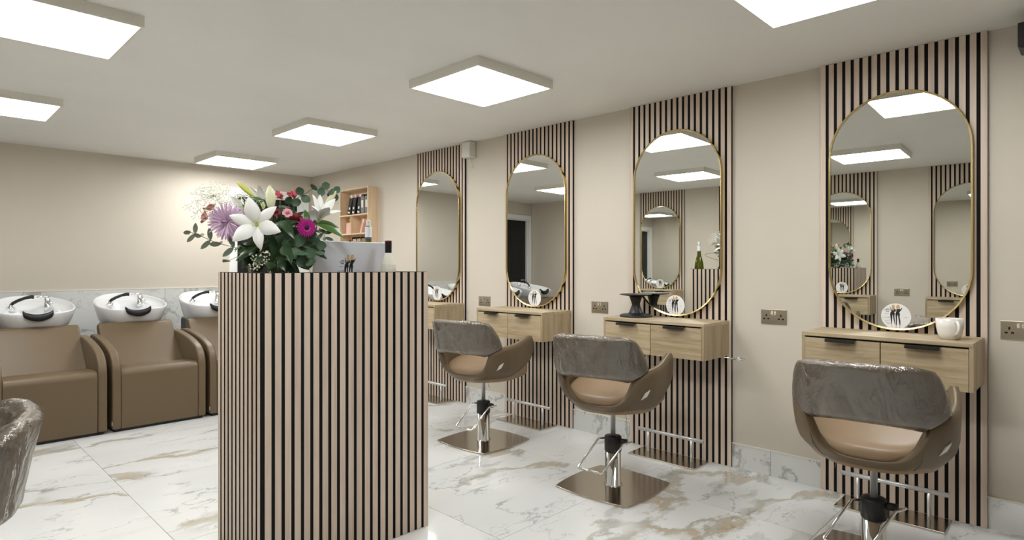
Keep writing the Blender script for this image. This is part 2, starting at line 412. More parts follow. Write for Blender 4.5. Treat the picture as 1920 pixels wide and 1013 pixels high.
# printed motif shared by the mirror discs and the laptop: two women in black, blond hair
def motif_polys():
    P = []
    def add(m_, *pts): P.append((m_, pts))
    add('ink', (340, 450), (350, 430), (440, 425), (465, 470), (450, 540), (455, 600), (480, 760), (462, 765), (425, 620), (408, 500), (395, 520), (388, 640), (382, 760), (366, 765), (345, 620), (332, 500))
    add('ink', (400, 330), (440, 345), (480, 345), (495, 410), (440, 430), (350, 435), (390, 380))
    add('ink', (345, 340), (372, 350), (375, 380), (365, 410), (345, 400))
    add('ink', (318, 290), (330, 290), (358, 345), (345, 350))
    add('ink', (480, 480), (495, 430), (580, 425), (602, 480), (595, 560), (615, 680), (612, 785), (592, 785), (570, 650), (545, 500), (525, 540), (515, 780), (492, 780), (488, 620))
    add('ink', (505, 350), (545, 345), (590, 335), (612, 350), (600, 430), (500, 435))
    add('ink', (585, 390), (600, 415), (640, 370), (665, 320), (650, 315), (620, 350))
    add('ink_blond', (378, 300), (390, 245), (415, 235), (445, 245), (462, 290), (458, 345), (425, 400), (385, 340))
    add('ink_blond', (500, 300), (515, 245), (550, 228), (585, 245), (602, 300), (590, 345), (560, 325), (540, 330), (510, 350))
    add('ink_skin', (398, 275), (415, 262), (433, 275), (428, 310), (415, 322), (402, 308))
    add('ink_skin', (530, 275), (550, 260), (570, 275), (565, 305), (550, 318), (535, 305))
    add('ink_skin', (366, 765), (384, 765), (400, 840), (372, 845)); add('ink_skin', (464, 765), (482, 765), (480, 850), (462, 855))
    add('ink_skin', (494, 780), (514, 780), (520, 855), (500, 858)); add('ink_skin', (592, 785), (612, 785), (606, 862), (580, 866))
    for x0, x1, y, m_ in ((215, 310, 355, 'ink'), (165, 312, 388, 'ink'), (208, 305, 426, 'ink'), (275, 328, 580, 'ink'), (170, 290, 485, 'ink_grey'),
                          (115, 262, 585, 'ink_grey'), (310, 325, 650, 'ink'), (180, 296, 665, 'ink_grey'), (190, 325, 716, 'ink_grey'), (232, 338, 758, 'ink_grey'), (715, 812, 566, 'ink_grey')):
        h = 6 if m_ == 'ink' else 4
        add(m_, (x0, y-h), (x1, y-h), (x1, y+h), (x0, y+h))
    return P
def motif(parent, to3d, lift):
    by = {}
    order = 0
    for m_, pts in motif_polys():
        order += 1
        mb = by.setdefault(m_, MB())
        l0 = lift*(1+.06*order)
        mb.prism([((x-490)/415, (545-y)/348) for x, y in pts], lambda p: to3d(p, 0), lambda p, l0=l0: to3d(p, l0))
    return {m_: mb.mesh('print') for m_, mb in by.items()}
DR = .066
pr_meshes = motif(None, lambda p, l: (.0012+l, p[0]*DR, p[1]*DR), .00025)
disc_mesh = MB().prism([(DR*math.cos(2*math.pi*k/48), DR*math.sin(2*math.pi*k/48)) for k in range(48)], lambda p: (0, p[0], p[1]), lambda p: (.0012, p[0], p[1])).mesh('disc')

# drawer unit meshes (local x out from wall, y along wall)
UW, UZ0, UZ1, UD = .71, .69, .905, .333
un = {}
un['top_board'] = bx(.021, .021+UD, -UW/2, UW/2, UZ1-.018, UZ1).mesh('top_board')
sb = MB(); sb.box(.021, .021+UD-.018, -UW/2, -UW/2+.016, UZ0, UZ1-.018)
un['side_panel'] = bx(.021, .021+UD-.002, -UW/2, -UW/2+.016, UZ0, UZ1-.018).mesh('side_panel')
un['side_panel2'] = bx(.021, .021+UD-.002, UW/2-.016, UW/2, UZ0, UZ1-.018).mesh('side_panel')
cb = MB(); cb.box(.022, .021+UD-.03, -UW/2+.016, UW/2-.016, UZ0, UZ1-.018)
un['carcass'] = cb.mesh('carcass')
dw = (UW-.032)/2
fr_d = bx(-.0, .016, -dw/2+.002, dw/2-.002, UZ0, UZ1-.027).mesh('drawer')
hb = MB()
hb.box(.0, .004, -.067, .067, UZ1-.0275, UZ1-.0255); 
hb.prism([(.0, UZ1-.0255), (.034, UZ1-.0255), (.034, UZ1-.040), (.031, UZ1-.040), (.031, UZ1-.0285), (.0, UZ1-.0285)], lambda p: (p[0], -.067, p[1]), lambda p: (p[0], .067, p[1]))
handle_mesh = hb.mesh('handle')
rg = MB(); rg.tube([(.05+.036*math.cos(a), .07+.036*math.sin(a), 0) for a in [2*math.pi*k/20 for k in range(20)]], .0032, 6, True)
rg.tube([(.05, -.1, .004), (.05, .034, 0)], .0035, 6)
rg.tube([(.05+.025*math.cos(a), .07+.025*math.sin(a), .006) for a in [2*math.pi*k/20 for k in range(20)]], .002, 6, True)
ring_mesh = rg.mesh('ring_holder', True)
# footrest
fp = [(.045, -.235), (.245, -.235), (.245, .235), (.045, .235)]
plate_mesh = bx(.046, .246, -.235, .235, 0, .011).mesh('foot_plate')
bar_mesh = MB().tube([(.124, -.235, .15), (.124, .235, .15)], .011, 14).mesh('foot_bar', True)
post_mesh = MB().lathe([(.009, .01), (.009, .145)], 12).mesh('post', True)

def station(wall, yc, words, mirror_words, unit_words, foot_words, disc_words, ring=None, grp=None, first_real=True, foot=True):
    X, rz = (XR, math.pi) if wall == 'r' else (XL, 0)
    sg = -1 if wall == 'r' else 1
    loc = (X, yc, 0)
    p = thing('slat_panel', words, 'wall panel', loc, rz, 'slatted wall panels behind the mirrors')
    ob('felt_backing', back_mesh, 'felt_black', p)
    for k in range(NS):
        y = -PW/2+SWd/2+k*(PW-SWd)/(NS-1)
        ob('slat', slat_mesh, 'slat_oak', p, (0, y, 0))
    yaw = R(1.35) if wall == 'r' else 0
    mloc = (X+sg*.0285, yc, (.9145+2.1425)/2)
    mi = thing('mirror', mirror_words, 'mirror', mloc, rz+yaw, 'pill-shaped mirrors')
    ob('mirror_glass', gl_mesh, 'mirror_glass', mi); ob('mirror_frame', fr_mesh, 'brass', mi)
    d = thing('mirror_disc', disc_words, 'sticker', (X+sg*.0468, yc, .986), rz+yaw, 'round printed discs on the mirrors')
    ob('disc', disc_mesh, 'paper', d)
    for m_, me in pr_meshes.items(): ob('print', me, m_, d)['kind'] = 'stuff'
    u = thing('drawer_unit', unit_words, 'drawer unit', loc, rz, 'wall-hung drawer units under the mirrors')
    ob('top_board', un['top_board'], 'oak_front', u, bevel=.001); ob('side_panel', un['side_panel'], 'oak_side', u); ob('side_panel', un['side_panel2'], 'oak_side', u)
    ob('carcass', un['carcass'], 'plastic_black', u)
    for s in (-1, 1):
        dd = ob('drawer', fr_d, 'oak_front', u, (.021+UD-.0165, s*(dw/2+.0005), 0))
        ob('handle', handle_mesh, 'handle_black', dd, (.012, 0, 0))
    if ring:
        r_ = ob('ring_holder', ring_mesh, 'chrome', u, (.04, ring*(UW/2+.02), UZ0-.006), (0, 0, 0 if ring > 0 else math.pi))
        if ring < 0: r_.location.x += .1
    if foot:
        f = thing('footrest', foot_words, 'footrest', loc, rz, 'steel footrests')
        ob('foot_plate', plate_mesh, 'brushed_steel', f, bevel=.002); ob('foot_bar', bar_mesh, 'pole_steel', f)
        for s in (-1, 1): ob('post', post_mesh, 'pole_steel', f, (.124, s*.155, 0))
who = ['station with the white mug', 'station with the black pedestal stand', 'empty station next to the black stand', 'station by the wooden wall shelf']
for i, y in enumerate(STR):
    w = who[i]
    station('r', y, 'pale oak slat wall panel at the '+w, 'tall pill-shaped mirror in thin brass frame at the '+w,
            'oak wall-hung unit with two drawers at the '+w, 'brushed steel footrest on the floor at the '+w,
            'round white disc on the mirror at the '+w, ring={0: -1, 1: 1}.get(i))
for i, y in enumerate(STL):
    q = ['next to the entrance end', 'behind the wrapped chair', 'opposite the reception desk', 'nearest the second black door'][i]
    station('l', y, 'slat panel on the opposite wall, seen in mirrors, '+q, 'pill-shaped mirror on the opposite wall, seen in reflection, '+q,
            'oak drawer unit on the opposite wall, seen in reflection, '+q, 'steel footrest on the opposite wall side '+q,
            'round printed disc on the opposite wall mirror '+q, ring=1)

# ================================================================== styling chairs
XM = -.03
W_T = [(.445, .13), (.47, .185), (.52, .235), (.58, .265), (.66, .285), (.75, .297), (.9, .30)]
R_T = [(.445, .13), (.47, .195), (.52, .24), (.58, .268), (.66, .285), (.75, .30), (.9, .335)]
W_A = [(.445, .21), (.48, .255), (.52, .278), (.57, .289), (.75, .297), (.9, .30)]
def plan(s, z, off=0., ln=.265):
    q = max(0, min(1, (abs(s)-.5)/.6)); q = q*q*(3-2*q)
    w = lerp_table(W_T, z)*(1-q)+lerp_table(W_A, z)*q-off; r = lerp_table(R_T, z)-off; a = min(abs(s), 1)*math.pi/2
    x = XM-r*max(math.cos(a), 0)**.75; y = w*math.sin(a)**.75
    if abs(s) > 1: x = XM+(abs(s)-1)*ln; y = w-.02*(abs(s)-1)**2
    return (x, math.copysign(y, s), z)
ZL = [(0, .455), (.6, .457), (.8, .468), (1, .487), (1.5, .535), (1.9, .573), (1.97, .59), (2, .605)]
ZT = [(0, .502), (.14, .504), (.24, .511), (.32, .525), (.39, .548), (.44, .58), (.47, .612), (.485, .648), (.6, .672), (.77, .697), (.9, .704), (1.2, .717), (1.6, .738), (1.85, .748), (1.95, .742), (2, .725)]
def shell():
    mb = MB(); ns, nv = 72, 9; T = .042
    outer = []; inner = []
    for i in range(ns+1):
        s = -2+4*i/ns; zl, zt = lerp_table(ZL, abs(s)), lerp_table(ZT, abs(s))
        ro = []; ri = []
        for j in range(nv+1):
            v = j/nv; z = zl+(zt-zl)*v
            ease = 1-(abs(v-.5)*2)**6*.35
            ro.append(plan(s, z, T*.5*(1-ease))); ri.append(plan(s, z, T-T*.5*(1-ease)))
        outer.append(ro); inner.append(ri)
    rings = [o+i[::-1] for o, i in zip(outer, inner)]
    return mb.rings(rings, True, True, True).mesh('shell', True)
PS = [(.64, .42), (.652, .50), (.675, .65), (.70, .765), (.74, .725), (.80, .65), (.85, .565), (.868, .52), (.878, .46), (.884, .36)]
def pad(inflate=0., wr=0.):
    mb = MB(); ns, nv = 30, 16; rings = []; T = .05
    for i in range(ns+1):
        u = -1+2*i/ns; ro = []; ri = []
        for j in range(nv+1):
            v = j/nv; z = .64+.244*v
            sp = lerp_table(PS, z); s = u*sp
            lift = .016*(1-u*u)*(1-v)-.004*u*u*v
            e = max(abs(u), abs(2*v-1)); rnd = .5*T*(max(0, (e-.86)/.14)**2)*.8
            wob = wr*noise.noise((u*6, v*4, 1.3))+wr*.6*noise.noise((u*17, v*9, 4.))
            ro.append(plan(s, z+lift, rnd-inflate-wob)); ri.append(plan(s, z+lift, T-rnd+inflate+wob))
        rings.append(ro+ri[::-1])
    return mb.rings(rings, True, True, True).mesh('backrest', True)
def cushion():
    mb = MB(); rings = []
    for z, zz, off in ((.445, .462, .05), (.452, .47, .02), (.475, .48, .012), (.50, .53, .035), (.525, .55, .04), (.538, .56, .065), (.542, .56, .11)):
        r = []
        for i in range(49):
            s = -2+4*i/48; p = plan(s, zz, off); r.append((p[0], p[1], z+(max(0, (p[0]+.3))*.16 if z > .49 else 0)))
        for k in range(1, 6):
            t = k/6; y = r[48][1]*(1-2*t); r.append((XM+.265+.035*math.sin(math.pi*t)-off*.4, y, z+(.085 if z > .49 else 0)))
        rings.append(r)
    return mb.rings(rings).mesh('seat', True)
shell_m, pad_m, film_m, seat_m = shell(), pad(), pad(.0055, .0028), cushion()
film_m.name = 'plastic_cover'
pl = []
for q in range(4):
    for k in range(12):
        t = -1+2*k/12; d = .232+.026*(1-t*t)
        a = q*math.pi/2; x, y = d, t*.232
        pl.append((x*math.cos(a)-y*math.sin(a), x*math.sin(a)+y*math.cos(a)))
bplate_m = MB().prism(pl, lambda p: (p[0], p[1], 0), lambda p: (p[0], p[1], .011)).mesh('base_plate')
cyl_m = MB().lathe([(.052, .011), (.052, .014), (.044, .016), (.044, .205)], 32).mesh('column', True)
coll_m = MB().lathe([(.044, .2), (.048, .203), (.048, .276), (.045, .284), (.02, .286)], 32).mesh('collar', True)
pist_m = MB().lathe([(.014, .284), (.014, .435), (.06, .437), (.06, .452)], 20).mesh('piston', True)
lev = MB(); lev.tube([(.0, .05, .262), (-.03, .075, .262), (-.115, .157, .105), (-.12, .152, .098), (-.118, .0, .098), (-.112, -.006, .104), (-.03, -.085, .258), (-.01, -.10, .262), (.02, -.11, .263)], .0062, 8)
lev_m = lev.mesh('pedal', True)
lug_m = MB().tube([(.0, -.04, .262), (.005, -.085, .262)], .016, 12).mesh('pedal_lug', True)
tg = plan(-.63, .535, -.002); tg2 = plan(-.74, .575, -.002)
def tagmesh():
    rings = []
    for i in range(6):
        u = i/5; row = []
        for off in (-.0035, .001):
            for k in (range(4) if off < 0 else range(3, -1, -1)):
                v = k/3; row.append(plan(-(.665+.075*u+.035*v), .545+.016*u+.036*v, off))
        rings.append(row)
    return MB().rings(rings).mesh('maker_tag')
tag_m = tagmesh()
seam_ms = [MB().tube([plan(sg*(.44+.02*k), lerp_table(ZT, .44)-.004-.0165*k, -.0005) for k in range(11)], .0014, 5).mesh('seam', True) for sg in (-1, 1)]
def styling_chair(x, y, swivel, label, base=0):
    t = thing('styling_chair', label, 'chair', (x, y, 0), R(base), 'styling chairs')
    ob('base_plate', bplate_m, 'brushed_steel', t, bevel=.003); ob('column', cyl_m, 'chrome', t); ob('collar', coll_m, 'rubber_black', t)
    ob('piston', pist_m, 'pole_steel', t); pd = ob('pedal', lev_m, 'chrome', t); ob('pedal_lug', lug_m, 'rubber_black', pd)
    r = (0, 0, R(swivel-base))
    sh = ob('shell', shell_m, 'leather', t, rot=r); ob('maker_tag', tag_m, 'tag_white', sh); [ob('seam', q, 'leather', sh) for q in seam_ms]
    ob('seat', seat_m, 'leather_light', t, rot=r)
    bk = ob('backrest', pad_m, 'leather', t, rot=r); ob('plastic_cover', film_m, 'plastic_film', bk)
styling_chair(2.83, 1.972, 13, 'taupe styling chair with plastic-wrapped back before the station with the black pedestal stand', 3)
styling_chair(2.915, 3.14, 13, 'taupe styling chair with plastic-wrapped back before the empty station next to the black stand', 2)
styling_chair(2.828, .672, 6, 'taupe styling chair with plastic-wrapped back before the station with the white mug', 0)
styling_chair(-.10, 1.98, 176, 'plastic-wrapped styling chair turned to the opposite wall, across from the slatted desk', 0)

# ================================================================== backwash units
def ext(poly, x0, x1): return MB().prism(poly, lambda p: (x0, p[0], p[1]), lambda p: (x1, p[0], p[1]))
def arcpts(c, r, a0, a1, n=6): return [(c[0]+r*math.cos(R(a0+(a1-a0)*k/n)), c[1]+r*math.sin(R(a0+(a1-a0)*k/n))) for k in range(n+1)]
UWD = .655
seat_poly = [(.004, .02)]+[(.0, .2), (.0, .42)]+arcpts((.045, .425), .045, 180, 90, 5)+[(.2, .465), (.42, .445), (.5, .40), (.5, .02)]
arm_poly = [(-.006, .022), (-.006, .44)]+[(.002, .49), (.02, .53), (.05, .563), (.09, .588), (.15, .61), (.25, .636), (.4, .66), (.55, .676), (.68, .682), (.74, .675), (.765, .65), (.765, .022)]
back_poly = [(.36, .43), (.40, .46), (.48, .53), (.58, .625), (.66, .71), (.695, .748)]+[(.715, .762), (.742, .764), (.765, .748), (.772, .72), (.74, .66), (.7, .58), (.66, .43)]
seat_u = ext(seat_poly, -UWD/2+.058, UWD/2-.058).mesh('seat'); arm_u = ext(arm_poly, -.029, .029).mesh('armrest'); back_u = ext(back_poly, -.278, .278).mesh('backrest')
plinth_u = bx(-UWD/2+.02, UWD/2-.02, .02, .74, 0, .022).mesh('plinth')
ped_u = bx(-.16, .16, .74, 1.3, 0, .74).mesh('pedestal')
# basin
ctrl = [(0, -.315), (.09, -.318), (.17, -.30), (.235, -.235), (.268, -.14), (.272, -.03), (.25, .09), (.2, .21), (.12, .31), (0, .345)]
half = []
def cr(p0, p1, p2, p3, t): return tuple(.5*(2*b_+(c-a)*t+(2*a-5*b_+4*c-d)*t*t+(-a+3*b_-3*c+d)*t**3) for a, b_, c, d in zip(p0, p1, p2, p3))
full = ctrl+[(-x, y) for x, y in ctrl[-2:0:-1]]
out_l = []
nf = len(full)
for i in range(nf):
    for k in range(4): out_l.append(cr(full[i-1], full[i], full[(i+1) % nf], full[(i+2) % nf], k/4))
def rimz(y): return .872+(y+.318)/.663*.115
def bring(k, dz, cy=0., flat=None):
    r = []
    for x, y in out_l:
        yy = cy+(y-cy)*k; z = rimz(y)+dz if flat is None else flat
        r.append((x*k, yy, z))
    return r
bas = MB()
rings = [bring(.58, 0, .02, .712), bring(.73, 0, .0, .722), bring(.87, 0, .0, .762), bring(.95, -.066), bring(.985, -.033), bring(.998, -.012), bring(1.0, 0), bring(.985, .006), bring(.955, .004), bring(.925, -.012),
         bring(.86, -.032, -.02), bring(.78, -.045, -.04), bring(.66, -.06, -.06), bring(.52, 0, -.09, .80), bring(.36, 0, -.09, .765), bring(.12, 0, -.09, .755)]
# neck dip at the front rim
def dip(p):
    x, y, z = p
    d = max(0, 1-(x/.105)**2)*max(0, min(1, (-y-.2)/.1)); return (x, y+.022*d, z-.026*d*(1 if z > .8 else 0))
rings = [[dip(p) for p in r] for r in rings]
basin_m = bas.rings(rings).mesh('basin', True)
# neck rest: curved dark pad over the rim dip
nk = MB(); rg_ = []
for i in range(15):
    u = -1+2*i/14; x = u*.098; w = 1-.25*u*u; zz = .85+.028*u*u+(.012 if abs(u) > .93 else 0); y0 = -.298+.02*u*u*0
    prof = [(-.036*w, -.048*w), (-.042*w, -.012), (-.036*w, .012), (-.01, .018), (.022, .010), (.026, -.012), (.0, -.03*w)]
    rg_.append([(x, y0+a, zz+b_) for a, b_ in prof])
nk.rings(rg_); neck_m = nk.mesh('neck_rest', True)
fc = MB(); fc.lathe([(.026, -.03), (.026, .0), (.023, .004), (.021, .05), (.02, .072), (.012, .078)], 18)
fc.tube([(0, 0, .035), (-.0, -.05, .045), (0, -.085, .03)], [.014, .012, .010], 10)
faucet_m = fc.mesh('mixer_tap', True)
lv = MB(); lv.tube([(.015, 0, .078), (-.03, -.005, .088), (-.075, -.01, .082)], [.012, .008, .005], 8); lever_m = lv.mesh('tap_lever', True)
hs = MB(); hs.tube([(0, 0, .02), (.014, -.006, .036), (.045, -.012, .056), (.085, -.02, .074), (.125, -.026, .084), (.145, -.03, .082)], [.011, .013, .0125, .012, .015, .017], 12)
shower_m = hs.mesh('hand_shower', True)
hh_m = MB().lathe([(.028, -.03), (.028, 0), (.02, .006), (.012, .012), (.012, .024)], 16).mesh('shower_holder', True)
utag_m = bx(-.0015, .0, -.004, .012, .035, .065).mesh('maker_tag')
def backwash(cx, label):
    t = thing('backwash_unit', label, 'salon basin', (cx, 5.25, 0), 0, 'backwash units along the back wall')
    ob('plinth', plinth_u, 'plastic_black', t); ob('seat', seat_u, 'leather', t, bevel=.008, segs=3)
    for s in (-1, 1):
        a = ob('armrest', arm_u, 'leather', t, (s*(UWD/2-.029), 0, 0), bevel=.013, segs=3)
        if s < 0: ob('maker_tag', utag_m, 'tag_white', a, (-.029, -.004, .02))
    ob('backrest', back_u, 'leather', t, bevel=.014, segs=3); ob('pedestal', ped_u, 'plastic_black', t, bevel=.02)
    bs = ob('basin', basin_m, 'ceramic', t, (.012, 1.0, 0), sub=1)
    ob('neck_rest', neck_m, 'rubber_black', bs, (.0, 0, 0), sub=1)
    f = ob('mixer_tap', faucet_m, 'chrome', bs, (.115, .115, .90)); f.rotation_euler.z = R(10)
    l = ob('tap_lever', lever_m, 'chrome', bs, (.115, .115, .90))
    ob('shower_holder', hh_m, 'chrome', bs, (-.125, .10, .905)); ob('hand_shower', shower_m, 'plastic_black', bs, (-.125, .10, .905))
backwash(.755, 'taupe backwash chair with white basin, behind the wrapped chair facing away')
backwash(1.44, 'middle taupe backwash chair with white basin, between two others like it')
backwash(2.125, 'taupe backwash chair with white basin, beside the white door frame')
backwash(.07, 'taupe backwash chair with white basin before the second black door, seen in mirrors')

# ================================================================== reception desk
DX0, DX1, DY0, DY1, DZ = .974, 1.774, 2.30, 2.745, 1.217
dk = thing('reception_desk', 'tall reception desk clad in pale oak slats on black', 'desk', ((DX0+DX1)/2, (DY0+DY1)/2, 0))
ox, oy = dk.location.x, dk.location.y
cm = MB(); e = .0055
cm.box(DX0+e-ox, DX1-e-ox, DY0+e-oy, DY0+.032-oy, 0, DZ); cm.box(DX0+e-ox, DX0+.032-ox, DY0+.032-oy, DY1-oy, 0, DZ); cm.box(DX1-.032-ox, DX1-e-ox, DY0+.032-oy, DY1-oy, 0, DZ)
part('carcass', cm, 'felt_black', dk)
part('worktop', bx(DX0+.032-ox, DX1-.032-ox, DY0+.032-oy, DY1-oy, 1.075, 1.10), 'oak_front', dk)
part('shelf', bx(DX0+.032-ox, DX1-.032-ox, DY0+.032-oy, DY1-.03-oy, .45, .47), 'oak_front', dk)
sx = veneer(bx(-SWd/2, SWd/2, 0, .0055, 0.001, DZ-.002).mesh('slat'), 1, -1)
syl = veneer(bx(0, .0055, -SWd/2, SWd/2, 0.001, DZ-.002).mesh('slat'), 0, -1); syr = veneer(bx(0, .0055, -SWd/2, SWd/2, 0.001, DZ-.002).mesh('slat'), 0, 1)
st = (DX1-SWd/2-(DX0+.0135+SWd/2))/19
for k in range(20): ob('slat', sx, 'slat_oak', dk, (DX0+.0135+SWd/2+k*st-ox, DY0-oy, 0))
for k in range(11):
    y = DY0+SWd/2+.012+k*(DY1-DY0-SWd-.012)/10-oy
    ob('slat', syl, 'slat_oak', dk, (DX0-ox, y, 0)); ob('slat', syr, 'slat_oak', dk, (DX1-.0055-ox, y, 0))

# laptop on the worktop, lid with the printed motif
WT = 1.10
lp = thing('laptop', 'open grey laptop on the desk, lid printed with two women', 'laptop', (1.458, 2.495, WT))
LW = .37
part('keyboard_base', bx(-LW/2, LW/2, 0, .235, 0, .016), 'laptop_grey', lp, bevel=.004)
part('keys', bx(-LW/2+.03, LW/2-.03, .03, .13, .016, .018), 'keys', lp)
lid = ob('lid', bx(-LW/2, LW/2, -.007, 0, 0, .245).mesh('lid'), 'laptop_grey', lp, (0, 0, .014), (R(10), 0, 0), bevel=.003)
part('screen', bx(-LW/2+.01, LW/2-.01, 0, .0008, .012, .235), 'keys', lid)
LM = .075
lm = motif(None, lambda p, l: (p[0]*LM*.9, -.0072-l, p[1]*LM), .0003)
for m_, me in lm.items(): ob('print', me, m_, lid, (-.008, 0, .118))['kind'] = 'stuff'
# bottles on the desk
def bottle(name, label, x, y, z, prof, m_, parts):
    t = thing(name, label, 'bottle', (x, y, z))
    part('glass', MB().lathe(prof, 24), m_, t, smooth=True)
    for nm, pf, mm in parts: part(nm, MB().lathe(pf, 24), mm, t, smooth=False)
    return t
plain('wine_amber', srgb(196, 168, 96), .05, coat=.5)
wb_ = bottle('wine_bottle', 'wine bottle with cream label and black cap beside the laptop', 1.602, 2.378, WT,
       [(.03, 0), (.035, .004), (.0355, .125), (.034, .132)], 'wine_amber',
       [('shoulder', [(.0352, .128), (.033, .15), (.023, .18), (.0150, .205), (.0145, .21)], 'label_cream'), ('cap', [(.0155, .205), (.0158, .252), (.0158, .256)], 'cap_black'), ('cap_top', [(.0158, .256), (.0155, .262)], 'cap_red')])
lbm = MB(); n0 = 18
lbm.rings([[(.0364*math.cos(q), .0364*math.sin(q), z) for z in (.02, .13)]+[(.0354*math.cos(q), .0354*math.sin(q), z) for z in (.13, .02)] for q in [R(170+(318-170)*k/n0) for k in range(n0+1)]])
part('label', lbm, 'label_cream', wb_, smooth=False)
bottle('sparkling_wine_bottle', 'green sparkling wine bottle with white neck label behind the laptop', 1.692, 2.692, WT,
       [(.036, 0), (.042, .005), (.043, .13), (.040, .165), (.030, .21), (.0195, .25), (.0155, .285), (.0145, .35)], 'green_glass',
       [('neck_label', [(.0175, .291), (.0168, .297), (.0168, .345)], 'label_white'), ('label_band', [(.018, .283), (.0176, .292)], 'label_blue'), ('foil', [(.0125, .345), (.0105, .352), (.0105, .376), (.008, .38)], 'tag_white')])

# ================================================================== bouquet
rnd = random.Random(7)
BC = Vector((1.17, 2.60, 0)); BU = Vector((.6998, -.7144, 0)); BT = Vector((-.4104, -.9119, 0))   # right, toward the room
def bq(a, z, e=0.): return BC+BU*a+BT*e+Vector((0, 0, z))
def orient(d, up=(0, 0, 1)):
    """rotation whose local +Z looks along d"""
    d = Vector(d).normalized(); return d.to_track_quat('Z', 'Y').to_euler()
va = thing('vase', 'clear glass vase of flowers on the reception desk', 'vase', tuple(bq(.02, WT)))
part('glass', MB().rings([[(r*math.cos(2*math.pi*k/28), r*math.sin(2*math.pi*k/28), z) for k in range(28)] for r, z in
     ((.045, 0), (.052, .004), (.05, .06), (.055, .13), (.068, .155), (.065, .155), (.052, .13), (.047, .06), (.045, .012))]), 'glass', va, smooth=True)
from mathutils.bvhtree import BVHTree
OBST = []                                   # what already stands in the bouquet: (tree, low corner, high corner, owner)
def tree_of(me, M):
    vs = [M @ v.co for v in me.vertices]
    return (BVHTree.FromPolygons(vs, [tuple(p.vertices) for p in me.polygons]),
            [min(v[k] for v in vs) for k in range(3)], [max(v[k] for v in vs) for k in range(3)])
def clashes(tr, owner, stop=True):
    n = 0
    for bv, lo, hi, ow in OBST:
        if ow is owner or any(tr[1][k] > hi[k] or lo[k] > tr[2][k] for k in range(3)): continue
        n += len(tr[0].overlap(bv))
        if n and stop: return n
    return n
def reg_thing(t):
    def go(o, M):
        for ch in o.children:
            Mc = M @ ch.matrix_basis
            if ch.type == 'MESH': OBST.append(tree_of(ch.data, Mc)+(t,))
            go(ch, Mc)
    go(t, t.matrix_basis)
for t_ in (va, lp, dk) + tuple(o for o in bpy.data.objects if o.type == 'EMPTY' and 'bottle' in o.name): reg_thing(t_)
# places for the stems in the vase neck, each used once
SLOTS = [(.0445*math.sqrt((k+.5)/46)*math.cos(k*2.39996), .0445*math.sqrt((k+.5)/46)*math.sin(k*2.39996)) for k in range(46)]
def smooth_path(P, n=5):
    P = [Vector(p) for p in P]; Q = [P[0]*2-P[1]]+P+[P[-1]*2-P[-2]]; out = []
    for k in range(len(P)-1):
        for j in range(n): out.append(Vector(cr3(Q[k], Q[k+1], Q[k+2], Q[k+3], j/n)))
    return out+[P[-1]]
def cr3(p0, p1, p2, p3, t): return tuple(.5*(2*b_+(c-a)*t+(2*a-5*b_+4*c-d)*t*t+(-a+3*b_-3*c+d)*t**3) for a, b_, c, d in zip(p0, p1, p2, p3))
def route(t, tail, rad, m_, name='stem', tries=200, seed=0, wob=0.):
    """stem from a free place in the vase up to the points in tail, kept clear of everything else"""
    r_ = random.Random(seed); tail = [Vector(p) for p in tail]; vc = Vector(va.location)
    to = tail[0]-vc; inv = t.matrix_basis.inverted(); best = None
    order = sorted(SLOTS, key=lambda q: -(q[0]*to.x+q[1]*to.y)+.6*abs(q[0]*to.y-q[1]*to.x)+.02*r_.random())
    for k in range(tries):
        sx_, sy_ = order[min(int(abs(r_.gauss(0, 1))*(2+k*.15)), len(order)-1)]
        b0 = vc+Vector((sx_*.8, sy_*.8, .018)); b1 = vc+Vector((sx_, sy_, .12)); b2 = vc+Vector((sx_*1.12, sy_*1.12, .172))
        j = .004+.0006*k
        mid = b2.lerp(tail[0], .5)+Vector((r_.gauss(0, j), r_.gauss(0, j), abs(r_.gauss(0, j))+.008))
        near = (tail[0]-b2).length < .05
        w_ = wob*k; tl = [p+Vector((r_.gauss(0, w_), r_.gauss(0, w_), abs(r_.gauss(0, w_)))) for p in tail] if wob else tail
        pts = smooth_path([b0, b1, b2]+([] if near else [mid])+tl)
        me = MB().tube([tuple(inv @ p) for p in pts], rad, 5).mesh(name, True)
        n = clashes(tree_of(me, t.matrix_basis), t, best is None or best[0] == 0)
        if best is None or n < best[0]:
            if best: bpy.data.meshes.remove(best[1])
            best = (n, me, (sx_, sy_), pts)
        else: bpy.data.meshes.remove(me)
        if best[0] == 0: break
    SLOTS.remove(best[2]); o = ob(name, best[1], m_, t); OBST.append(tree_of(best[1], t.matrix_basis)+(t,))
    return best[3]
# cane sticks
t = thing('rattan_sticks', 'two pale cane sticks standing beside the vase', 'stick', tuple(bq(-.09, WT, .04)))
for k in range(2):
    part('stick', MB().tube([(0, 0.006*k, 0), tuple(BU*(-.05+.012*k)+Vector((0, .006*k, .205)))], .0032, 6), 'rattan', t)
reg_thing(t)
STEMS = []                                  # flower heads waiting for their stems
def petal(name, Ln, Wd, curl, cup, prof, nu=6, nv=8, base=0.):
    """petal along +Z from the origin, bending toward +X"""
    mb = MB(); rows = []
    ang = base; x = z = 0.
    for j in range(nv+1):
        v = j/nv; w = Wd*lerp_table(prof, v); row = []
        for i in range(nu+1):
            u = -1+2*i/nu; c = cup*w*(1-u*u)
            row.append((x+c*math.cos(ang), u*w/2, z-c*math.sin(ang)))
        rows.append(row); ang += curl/nv; x += math.sin(ang)*Ln/nv; z += math.cos(ang)*Ln/nv
    return mb.rings(rows, False, False, False).mesh(name, True)
LPR = [(0, .18), (.2, .55), (.45, 1), (.65, .95), (.85, .55), (1, .05)]
lily_a = petal('petal', .136, .064, R(70), -.2, LPR, base=R(22)); lily_b = petal('petal', .128, .046, R(80), -.2, LPR, base=R(26))
